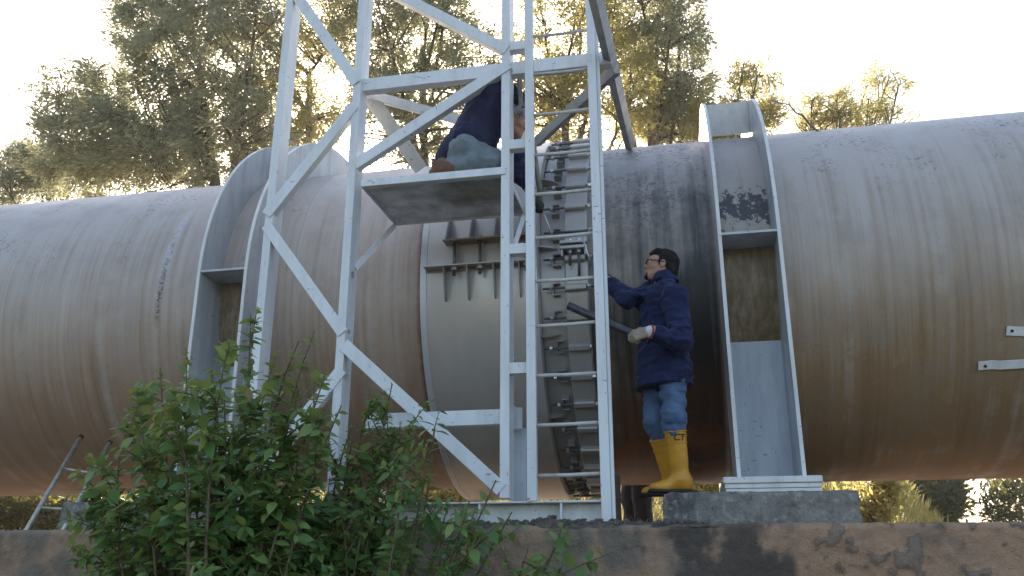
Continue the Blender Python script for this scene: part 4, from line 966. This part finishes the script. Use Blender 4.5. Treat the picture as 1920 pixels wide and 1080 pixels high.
# ---- somebody behind the pipe, only the trousers show below it
def hidden_man():
    f = WZ + .006; x = at(1196, 945, 9.75)[0]; Y = 9.75
    c = V3(x, Y, f); d = V3(-.8, -.6, 0)
    s = SDF(); hA = frame((-.8, -.6, 0), (0, 0, 1)); hc = c + V3(0, 0, 1.64); head(s, hc, hA)
    nb = c + V3(0, 0, 1.47); pel = c + V3(0, 0, .95); s.cone(hc - V3(0, 0, .06), nb, .054, .06, .03); s.cone(nb, c + V3(0, 0, 1.25), .09, .13, .04); s.cone(c + V3(0, 0, 1.25), pel, .13, .13, .04)
    t = unit(V3(.6, -.8, 0)); legs = []
    for sg in (1, -1):
        sh = nb + t * (.19 * sg) - V3(0, 0, .05); s.chain([nb - V3(0, 0, .05), sh, sh + t * (.06 * sg) - V3(0, 0, .3), sh + t * (.05 * sg) + d * .06 - V3(0, 0, .56)], [.06, .05, .038, .026])
        hand(s, sh + t * (.05 * sg) + d * .06 - V3(0, 0, .56), V3(0, 0, -1), -t * sg, d, (12, 18, 12))
        hip = pel + t * (.095 * sg); kn = c + t * (.11 * sg) + d * .02 + V3(0, 0, .5); an = c + t * (.12 * sg) + V3(0, 0, .09); s.chain([hip, kn, an], [.08, .052, .036]); s.cone(an - V3(0, 0, .05), an + d * .15 - V3(0, 0, .06), .036, .028, .03); legs.append((hip, kn, an))
    P = put('person', s.mesh(.009), 'skin', loc=c); tag(P, 'person hidden behind the pipe, only dark trouser legs showing beneath it by the plinth', 'person')
    s = SDF()
    for hip, kn, an in legs: s.chain([hip, kn, an - V3(0, 0, .02)], [.12, .098, .098], .05)
    put('trousers', s.mesh(.011, folds(.022, 44, (8, 8, 6))), 'dark_trousers', P)
    s = SDF(); s.cone(nb, c + V3(0, 0, 1.22), .09, .17, .05); s.cone(c + V3(0, 0, 1.22), c + V3(0, 0, .85), .17, .18, .05)
    for sg in (1, -1):
        sh = nb + t * (.19 * sg) - V3(0, 0, .05); s.chain([nb - V3(0, 0, .05), sh, sh + t * (.06 * sg) - V3(0, 0, .3), sh + t * (.05 * sg) + d * .06 - V3(0, 0, .52)], [.08, .08, .066, .052])
    put('jacket', s.mesh(.012, folds(.015, 46)), 'navy_cloth', P)
    s = SDF(); s.ell(hc + V3(.015, .01, .04), (.1, .088, .095), .01, hA); put('hair', s.mesh(.008, planes=[(hc + V3(-.01, -.01, .0), unit(V3(-.8, -.6, -1)))]), 'hair', P)
    for hip, kn, an in legs:
        s = SDF(); s.cone(an, an - V3(0, 0, .04), .055, .055, .03); s.cone(an - V3(0, 0, .045), an + d * .16 - V3(0, 0, .055), .05, .042, .03)
        put('boot', s.mesh(.009, planes=[(V3(0, 0, f), V3(0, 0, -1))]), 'boot_sole', P)
hidden_man()

# ================================================================ SMALL THINGS
def portable_ladder():
    p = [at(52, 990, 5.75), at(151, 820, 6.55), at(122, 988, 5.75), at(206, 830, 6.55)]
    r = empty('ladder', (p[0] + p[2]) / 2, 'small metal ladder leaning on the left pipe above the wall, beside the bush', 'ladder')
    ex = lambda a, b, t: a + (b - a) * t
    for a, b in ((p[0], p[1]), (p[2], p[3])):
        t = MB(); t.tube([ex(a, b, -.06), b], .019, 10); o = t.obj('rail', 'ladder_alu', r, smooth=True)
        t = MB(); c = unit(b - a); t.tube([b - c * .012, b + c * .012], .023, 10); t.obj('end_cap', 'boot_sole', o, smooth=True)
    for k in (.20, .62, 1.04):
        if k > 1: continue
        t = MB(); t.tube([ex(p[0], p[1], k), ex(p[2], p[3], k - .02)], .012, 8); t.obj('rung', 'ladder_alu', r, smooth=True)
portable_ladder()
def straps():
    for (x0, y0, x1, y1, hole, lab) in ((1887, 620, 1990, 626, (1897, 620), 'upper and shorter looking white metal strap with a hole, fixed on the right pipe'), (1834, 686, 1990, 678, (1847, 686), 'lower and longer looking white metal strap with a hole, fixed on the right pipe')):
        def on(px, py):   # where that spot lies on the pipe's skin
            d = at(px, py, 1.0) - CAM; a = d[1] ** 2 + d[2] ** 2; b = 2 * (d[1] * (-AY) + d[2] * (CAM[2] - AZ)); c = AY ** 2 + (CAM[2] - AZ) ** 2 - (PR + .012) ** 2
            return CAM + d * ((-b - math.sqrt(b * b - 4 * a * c)) / (2 * a))
        a = on(x0, y0); b = on(x1, y1); n = unit(V3(0, a[1] - AY, a[2] - AZ)); d = unit(b - a); s = np.cross(d, n); t = MB(); hw = .034
        m = a + d * .12 + n * (-.012 if y0 < 650 else .0); prev = None
        pts = [a, a + d * .10 - n * .010, a + d * .14 + n * .004, b]
        v = []
        for p in pts:
            for q in ((-1, 0), (1, 0), (1, 1), (-1, 1)): v.append(p + s * hw * q[0] + n * .006 * q[1])
        f = [(0, 1, 2, 3), (15, 14, 13, 12)]
        for i in range(3):
            for k in range(4): f.append((i * 4 + k, (i + 1) * 4 + k, (i + 1) * 4 + (k + 1) % 4, i * 4 + (k + 1) % 4))
        o = link('metal_strap', v, f, 'strap_white', loc=a, bevel=.001); tag(o, lab, 'strap')
        h = on(*hole); t = MB(); t.tube([h - n * .01, h + n * .012], .0105, 12); t.obj('rivet_hole', 'hole_dark', o)
straps()
def post():
    a = at(1160, 975, 6.9); x = a[0]; t = MB(); t.box((x - .022, 6.88, WZ - .005), (x + .022, 6.93, 2.28)); t.box((x - .05, 6.87, WZ - .006), (x + .05, 6.94, WZ + .01))
    tag(t.obj('post', 'wood_post', loc=(x, 6.9, WZ), bevel=.003), 'thin brown post standing under the pipe right behind the tower ladder foot', 'post')
post()
def twig():
    r = np.random.default_rng(4); a, b = at(1558, 272, 7.0), at(1436, 186, 7.9); n = 9
    p = [a + (b - a) * t + V3(0, 0, .10 * math.sin(t * 3.1)) + r.normal(0, .008, 3) for t in np.linspace(0, 1, n)]
    t = MB(); t.tube(p, list(np.linspace(.011, .005, n)), 6)
    for i in (3, 5, 6): t.tube([p[i], p[i] + V3(r.normal(0, .05), .03, .16)], [.004, .002], 5)
    tag(t.obj('twig', 'bark', loc=a, smooth=True), 'thin bare twig lying over the top of the right pipe', 'twig')
twig()
# ================================================================ PLANTS
def grass_mesh(pts, h, wd, seed, blades=9, lean=.5):
    r = np.random.default_rng(seed); n = len(pts) * blades; base = np.repeat(pts, blades, 0) + np.concatenate([r.normal(0, h * .16, (n, 2)), np.zeros((n, 1))], 1)
    a = r.uniform(0, 2 * np.pi, n); d = np.stack([np.cos(a), np.sin(a), a * 0], -1); hh = h * r.uniform(.5, 1.25, n)[:, None]; ln = lean * r.uniform(.1, 1, n)[:, None]
    s = np.stack([-np.sin(a), np.cos(a), a * 0], -1) * wd
    b0, b1 = base - s, base + s; m = base + d * hh * ln * .35 + V3(0, 0, 1) * hh * .6; m0, m1 = m - s * .7, m + s * .7; tip = base + d * hh * ln + V3(0, 0, 1) * hh * (1 - .35 * ln)
    V = np.stack([b0, b1, m1, m0, tip], 1).reshape(-1, 3); k = np.arange(n)[:, None] * 5
    return V, np.concatenate([k + np.array([0, 1, 2, 3])]).tolist() + (k + np.array([3, 2, 4])).tolist()
def tuft():
    r = np.random.default_rng(2); p = at(1192, 978, 5.55); p[2] = WZ - .004
    V, F = grass_mesh(np.array([p, p + V3(.06, .01, 0), p + V3(-.05, .02, 0)]), .10, .0022, 3, 9, 1.1)
    tag(link('grass_tuft', V, F, 'green_grass', loc=p), 'tiny tuft of grass on the wall top in front of the dark trousers', 'grass')
tuft()
def hill_grass():
    r = np.random.default_rng(12); n = 5200; x = r.uniform(-13, 7.5, n); y = r.uniform(11.2, 24, n); z = hill_z(x, y); k = z > .5
    x, y, z = x[k], y[k], z[k]
    V, F = grass_mesh(np.stack([x, y, z], -1), .42, .011, 5, 9, 1.0); o = link('hill_grass', V, F, 'dry_grass'); o['kind'] = 'stuff'
    tag(o, 'dry sunlit grass and weeds covering the hillside behind the pipe', 'grass')
hill_grass()

def pt_seg_near(P, Q):
    d = ((P[:, None, :] - Q[None]) ** 2).sum(-1); return d.argmin(1)
def leaves_quads(base, dirs, ln, wd, r, droop=.0, flat=.5):
    n = len(base); d = dirs + r.normal(0, .45, (n, 3)); d[:, 2] -= droop; d /= np.linalg.norm(d, axis=1)[:, None]
    s = np.cross(d, r.normal(0, 1, (n, 3))); s /= np.linalg.norm(s, axis=1)[:, None] + 1e-9
    L = ln * r.uniform(.6, 1.3, n)[:, None]; W = wd * r.uniform(.7, 1.2, n)[:, None]
    return np.stack([base, base + d * L * .45 + s * W, base + d * L, base + d * L * .45 - s * W], 1).reshape(-1, 3), (np.arange(n)[:, None] * 4 + np.arange(4))
def bez(a, b, c, n): t = np.linspace(0, 1, n)[:, None]; return a * (1 - t) ** 2 + 2 * b * t * (1 - t) + c * t ** 2
def tree(name, label, base, ells, n_limb, n_sub, n_twig, n_leaf, seed, mat, ln=.16, wd=.017, r0=.16, fork=.35, drift=(0, 0, .25), gaps=.33, gs=1.1, droop=.15, group=None):
    """ells: list of (centre, radii) in world space making up the crown; leaves cling to twigs"""
    r = np.random.default_rng(seed); base = np.array(base, float)
    C = np.array([e[0] for e in ells]); Rr = np.array([e[1] for e in ells]); vol = Rr.prod(1); vol = vol / vol.sum()
    def sample(n, lo=0., hi=1.):
        out = []
        while sum(map(len, out)) < n:
            k = r.choice(len(ells), n * 2, p=vol); u = r.normal(0, 1, (n * 2, 3)); u /= np.linalg.norm(u, axis=1)[:, None]; q = (lo ** 3 + (hi ** 3 - lo ** 3) * r.uniform(0, 1, n * 2)) ** (1 / 3)
            edge = .62 + .75 * fbm(u * 2.2 + k[:, None] * 7.3, seed + 9, 3) + .12 * np.abs(r.normal(size=len(q))) ; p = C[k] + Rr[k] * u * (q * edge)[:, None]; nse = fbm(p * gs, seed + 3, 3)
            out.append(p[(nse > gaps + .02 * r.normal(size=len(p)))])
        return np.concatenate(out)[:n]
    ctr = (C * vol[:, None]).sum(0); top = max(C[:, 2] + Rr[:, 2]); H = top - base[2]
    tk = bez(base, base + (ctr - base) * V3(.25, .25, .5), base + (ctr - base) * V3(.8, .8, 1.0), 9); ts = np.linspace(r0, r0 * .42, 9)
    T = MB(); T.tube(tk, list(ts), 9)
    sk = [tk[3:]]; skr = [ts[3:]]
    B = MB()
    tg = sample(n_limb, .55, .95)
    for e in tg:
        j = r.integers(max(1, int(9 * fork)), 9); a = tk[j]; m = a + (e - a) * .45 + V3(r.normal(0, .25), r.normal(0, .25), .12 * np.linalg.norm(e - a)); p = bez(a, m, e, 12); rr_ = np.linspace(ts[j] * .62, .018, 12); T.tube(p, list(rr_), 7); sk.append(p[2:]); skr.append(rr_[2:])
    S1 = np.concatenate(sk); SR1 = np.concatenate(skr)
    tg = sample(n_sub, .2, 1.); nn = pt_seg_near(tg, S1 + V3(0, 0, .3)); s2 = []
    for e, j in zip(tg, nn):
        a = S1[j]; m = a + (e - a) * .5 + r.normal(0, .12, 3) + V3(0, 0, .08); p = bez(a, m, e, 7); B.tube(p, list(np.linspace(min(SR1[j] * .65, .042), .011, 7)), 5, False); s2.append(p[1:])
    S2 = np.concatenate(s2)
    tg = sample(n_twig, .15, 1.03); nn = pt_seg_near(tg, S2); LB, LD = [], []
    dr = np.array(drift)
    a = S2[nn]; v = tg - a; L = np.linalg.norm(v, axis=1)[:, None]; v = np.where(L > .95, v / L * .95, v); e = a + v + dr * .25
    for i in range(0, len(a)):
        if i % 2 == 0: B.tube([a[i], (a[i] + e[i]) / 2 + r.normal(0, .03, 3), e[i]], [.007, .005, .003], 3, False)
    t = r.uniform(.15, 1.12, (len(a), n_leaf, 1)); pb = a[:, None] + (e - a)[:, None] * t + r.normal(0, .10, (len(a), n_leaf, 3))
    dd = np.repeat((v / (np.linalg.norm(v, axis=1)[:, None] + 1e-6) + dr)[:, None], n_leaf, 1)
    V, F = leaves_quads(pb.reshape(-1, 3), dd.reshape(-1, 3), ln, wd, r, droop)
    sg = at(708, 300, 18.0); bad = (((V.reshape(-1, 4, 3)[:, 0] - sg)[:, [0, 2]] ** 2).sum(1) < .24 ** 2) if r0 > .15 else np.zeros(len(F), bool)   # hole cut in the leaves so white sky imitates the sun's glare
    F = F[~bad]; root = empty(name, base, label, 'tree', group)
    T.obj('trunk', 'bark', root, smooth=True); B.obj('branches', 'bark', root, smooth=True); link('crown', V, F, mat, root)
    return root
def EL(px, py, rx, ry, Y, depth=1.0):
    c = at(px, py, Y); a = at(px + rx, py, Y); b_ = at(px, py - ry, Y); rad = abs(a[0] - c[0]); return (c, (rad, rad * depth, abs(b_[2] - c[2])))
def gbase(px, Y): x = at(px, 900, Y)[0]; return (x, Y, float(hill_z(np.array([x]), np.array([Y]))[0]) - .1)
G_ = 'trees on the hillside behind the pipe'
def E_(*l): return list(l)
tree('tree', 'big olive grey tree with windblown foliage at the left behind the pipe', gbase(470, 17), E_(EL(400, 95, 150, 150, 17), EL(250, 230, 140, 105, 17), EL(330, 10, 120, 70, 17), EL(155, 265, 90, 80, 16.6), EL(240, 320, 150, 60, 16.8), EL(430, 280, 120, 110, 17)), 10, 230, 1800, 49, 21, 'tree_leaf_olive', 0.172, 0.0193, .20, drift=(-.55, 0, .12), gaps=.33, group=G_)
tree('tree', 'small dark tree at the far left edge, above the left pipe', gbase(60, 20), E_(EL(50, 330, 48, 55, 20), EL(130, 330, 50, 42, 20), EL(30, 365, 35, 30, 20)), 5, 50, 327, 42, 22, 'tree_leaf_olive', 0.172, 0.0184, .10, drift=(-.2, 0, .3), group=G_)
tree('tree', 'tall tree with yellow green leaves seen between the two left tower legs', gbase(560, 19), E_(EL(575, 130, 105, 160, 19), EL(540, 240, 95, 90, 19), EL(600, 20, 80, 70, 19)), 8, 112, 554, 40, 23, 'tree_leaf_gold', 0.163, 0.0184, .16, gaps=.33, group=G_)
tree('tree', 'tall dense grey green tree behind the upper beam of the tower', gbase(800, 18), E_(EL(800, 90, 130, 140, 18), EL(760, 10, 150, 70, 18), EL(870, 190, 100, 100, 18), EL(690, 90, 70, 110, 18), EL(760, 235, 110, 85, 18)), 9, 162, 799, 49, 24, 'tree_leaf_olive', 0.163, 0.0193, .18, drift=(.15, 0, .2), gaps=.33, group=G_)
tree('tree', 'tree with thin spreading bare branches and golden leaves behind the ladder', gbase(1060, 17.5), E_(EL(1060, 80, 130, 150, 17.5), EL(1010, 200, 110, 80, 17.5), EL(1140, 190, 100, 95, 17.5)), 11, 162, 623, 37, 25, 'tree_leaf_gold', 0.155, 0.0184, .17, drift=(.2, 0, .1), gaps=.33, group=G_)
tree('tree', 'grey green tree whose rounded right edge meets the open sky', gbase(1230, 18.5), E_(EL(1240, 130, 105, 130, 18.5), EL(1200, 10, 110, 70, 18.5), EL(1270, 215, 80, 60, 18.5)), 9, 137, 510, 49, 26, 'tree_leaf_olive', 0.163, 0.0193, .16, drift=(.3, 0, -.05), gaps=.33, group=G_)
tree('tree', 'lower bright leafy tree just left of the right saddle top', gbase(1360, 18), E_(EL(1340, 225, 70, 55, 18), EL(1405, 175, 55, 50, 18), EL(1420, 230, 50, 40, 18)), 7, 62, 238, 37, 27, 'tree_leaf_gold', 0.146, 0.0156, .09, drift=(.25, 0, .35), gaps=.33, group=G_)
tree('tree', 'wispy young tree with feathery leaves just right of the saddle top', gbase(1540, 19), E_(EL(1510, 225, 38, 36, 19), EL(1560, 215, 45, 40, 19)), 6, 35, 94, 32, 28, 'tree_leaf_gold', 0.155, 0.0138, .06, drift=(.5, 0, .5), gaps=.33, group=G_)
tree('tree', 'tallest wispy sapling standing alone above the right pipe', gbase(1640, 19.5), E_(EL(1650, 180, 48, 55, 19.5), EL(1610, 215, 40, 28, 19.5), EL(1680, 225, 35, 20, 19.5), EL(1590, 240, 90, 16, 19.5)), 7, 42, 126, 32, 29, 'tree_leaf_gold', 0.155, 0.0138, .06, drift=(.55, 0, .5), gaps=.33, group=G_)
# low growth seen under the pipe on the right
def shrub_ball(name, label, px, py, rx, ry, Y, seed, mat, nt_=160, nl=26, ln=.13, wd=.022):
    e = EL(px, py, rx, ry, Y); b0 = (e[0][0], Y, float(hill_z(np.array([e[0][0]]), np.array([Y]))[0]) - .05)
    return tree(name, label, b0, [e], 5, 26, nt_, nl, seed, mat, ln, wd, .05, .2, (0, 0, .2), .36, 1.0, .1, 'shrubs on the slope under the right pipe')
shrub_ball('shrub', 'bright golden leafy shrub close to the right end of the plinth', 1625, 935, 48, 50, 12.6, 41, 'tree_leaf_gold', 170)
shrub_ball('shrub', 'golden shrub glimpsed between pipe and plinth at the base plate', 1330, 925, 90, 34, 12.4, 42, 'tree_leaf_gold', 200)
shrub_ball('shrub', 'dark green bush on the slope beyond the golden grass', 1745, 935, 62, 52, 21, 43, 'tree_leaf_dark', 260, 30, .2, .032)
shrub_ball('shrub', 'dark loose shrub with sky gaps at the far right edge under the pipe', 1890, 945, 55, 60, 20, 44, 'tree_leaf_dark', 60, 24, .17, .028)
shrub_ball('shrub', 'sunlit orange leaved shrub glimpsed under the joint, behind the bush', 810, 925, 110, 34, 12.3, 45, 'tree_leaf_gold', 260)
shrub_ball('shrub', 'dim brown green shrub behind the small leaning ladder', 70, 955, 140, 45, 12.6, 46, 'tree_leaf_dark', 380)

# ---- bushes in front of the pipe: curved stems carrying ovate leaves
LEAF = None
def leaf_shape():
    # midrib folded, tip drooping, five stations
    st = [(0, 0), (.16, .17), (.40, .27), (.68, .20), (1.0, 0)]
    v = []; 
    for x, w_ in st: v += [(x, w_, .10 * w_ * 2 - .22 * x * x), (x, 0, -.22 * x * x), (x, -w_, .10 * w_ * 2 - .22 * x * x)]
    f = []
    for i in range(4): a = i * 3; f += [(a, a + 3, a + 4, a + 1), (a + 1, a + 4, a + 5, a + 2)]
    return np.array(v), np.array(f)
LV, LF = leaf_shape()
def bush(name, label, stems, seed, leaf, per, mat='bush_leaf', tips=True, group='bushes in front of the wall', side=(.45, .9), nside=5):
    """stems: list of (root, tip) world points"""
    r = np.random.default_rng(seed); B = MB(); P, D, S, K = [], [], [], []
    def shoot(a, b, rad, lv, lo=.25, bow=.18):
        L = np.linalg.norm(b - a); m = (a + b) / 2 + r.normal(0, bow * L * .35, 3) + V3(0, 0, bow * L * .5); p = bez(a, m, b, 9); B.tube(p, list(np.linspace(rad, rad * .3, 9)), 5, False)
        n = max(3, int(lv * L)); t = np.sort(r.uniform(lo, 1.0, n)); ph = r.uniform(0, 6)
        for i, q in enumerate(t):
            k = q * 8; j = min(7, int(k)); c = p[j] + (p[j + 1] - p[j]) * (k - j); tan = unit(p[j + 1] - p[j]); a_ = perp(tan, V3(0, 0, 1) if abs(tan[2]) < .9 else V3(1, 0, 0)); b_ = np.cross(tan, a_); g = ph + i * 2.4
            d = unit(tan * .35 + (a_ * math.cos(g) + b_ * math.sin(g)) + V3(0, 0, -.12) + r.normal(0, .22, 3)); P.append(c); D.append(d); S.append(leaf * r.uniform(.45, 1.25) * (1.0 - .45 * max(0, q - .75) / .25)); K.append(q)
        return p
    for a, b in stems:
        p = shoot(np.array(a), np.array(b), .012, per, .15)
        for _ in range(nside):
            j = r.integers(2, 8); c = p[j]; dirn = unit(unit(np.array(b) - np.array(a)) * .55 + r.normal(0, .6, 3) + V3(0, -.12, .1)); ln = r.uniform(*side) * (1 - j / 14) * .75
            shoot(c, c + dirn * ln, .006, per, .1)
    P, D, S, K = map(np.array, (P, D, S, K)); n = len(P)
    upv = V3(0, -.25, 1) + r.normal(0, .35, (n, 3)); y = np.cross(upv, D); y /= np.linalg.norm(y, axis=1)[:, None]; z = np.cross(D, y)
    V = P[:, None] + (D[:, None] * LV[None, :, 0:1] + y[:, None] * LV[None, :, 1:2] + z[:, None] * LV[None, :, 2:3]) * S[:, None, None]
    root = empty(name, np.mean([s[0] for s in stems], 0), label, 'bush', group); B.obj('stems', 'stem', root, smooth=True)
    tip = (K > .90) & (r.uniform(0, 1, n) < .55) if tips else np.zeros(n, bool)
    for msk, nm, mt in ((~tip, 'leaves', mat), (tip, 'young_leaves', 'bush_tip')):
        if msk.sum() == 0: continue
        v = V[msk].reshape(-1, 3); f = (np.arange(msk.sum())[:, None, None] * len(LV) + LF[None]).reshape(-1, 4)
        o = link(nm, v, f, mt, root, smooth=True)
    return n
def st(tips, Y0, Y1, root_z=.9, seed=1):
    r = np.random.default_rng(seed); out = []
    for (rx, x, y) in tips:
        Y = r.uniform(Y0, Y1); a = at(rx, 1000, Y); a[2] = root_z; b = at(x, y, Y + r.normal(0, .08)); out.append((a, b))
    return out
r_ = np.random.default_rng(5)
big = [(420, 430, 640), (450, 470, 590), (400, 350, 655), (430, 395, 690), (470, 520, 660), (500, 560, 640), (500, 590, 620), (380, 300, 690), (350, 255, 730), (340, 235, 790), (460, 610, 700), (480, 560, 730), (420, 470, 690), (440, 420, 740), (380, 330, 760), (330, 225, 850), (300, 180, 905), (330, 165, 925), (520, 640, 760), (540, 600, 800), (430, 350, 820), (470, 500, 790), (380, 280, 830), (350, 300, 900), (520, 560, 870), (420, 420, 860), (450, 480, 880), (560, 660, 830), (330, 180, 1000), (330, 190, 1050), (400, 350, 960), (500, 520, 960), (450, 420, 990), (360, 260, 960), (560, 640, 920), (580, 620, 1000)]
N1 = bush('bush', 'big leafy green bush growing up in front of the left tower legs', st(big, 4.15, 4.75, .9, 3), 61, .096, 60, nside=8, side=(.30, .72))
mid = [(650, 700, 740), (660, 735, 720), (670, 690, 790), (680, 740, 800), (640, 660, 800), (660, 770, 790), (690, 720, 860), (640, 670, 870)]
N2 = bush('bush', 'fine leaved darker bush in front of the low beam, right of the second tower leg', st(mid, 4.6, 4.95, 1.0, 4), 62, .055, 105, nside=8)
rt_ = [(700, 815, 800), (720, 800, 880), (760, 930, 900), (740, 880, 940), (700, 760, 880), (780, 960, 960), (720, 840, 950), (680, 700, 930), (760, 900, 1000), (640, 640, 960), (720, 760, 980), (800, 860, 1030), (690, 690, 1010)]
N3 = bush('bush', 'sparser green bush with thin upright shoots before the base beam', st(rt_, 4.2, 4.7, .9, 5), 63, .085, 34, nside=5)
N4 = bush('bush', 'small low sprig of pale leaves at the bottom, right of the other bushes', st([(960, 1040, 1025), (950, 990, 1030), (960, 1010, 1065)], 4.2, 4.4, 1.2, 6), 64, .085, 40, nside=2)
print('leaves', N1, N2, N3, N4)

# ---- thin veil added to the air, imitating lens glare near the sun
hz = MB(); hz.box((-38, -6, -1), (30, 62, 24)); hm = bpy.data.materials.new('glare_veil'); hm.use_nodes = True; hn = hm.node_tree; hn.nodes.clear()
ho = hn.nodes.new('ShaderNodeOutputMaterial'); hv = hn.nodes.new('ShaderNodeVolumePrincipled'); hv.inputs['Color'].default_value = (.95, .93, .90, 1); hv.inputs['Density'].default_value = .0009; hv.inputs['Anisotropy'].default_value = .45
hn.links.new(hv.outputs[0], ho.inputs['Volume']); M['glare_veil'] = hm
o = hz.obj('glare_veil', 'glare_veil'); o['kind'] = 'stuff'; tag(o, 'thin pale veil added between camera, pipe and trees to imitate lens glare', 'glare_veil')
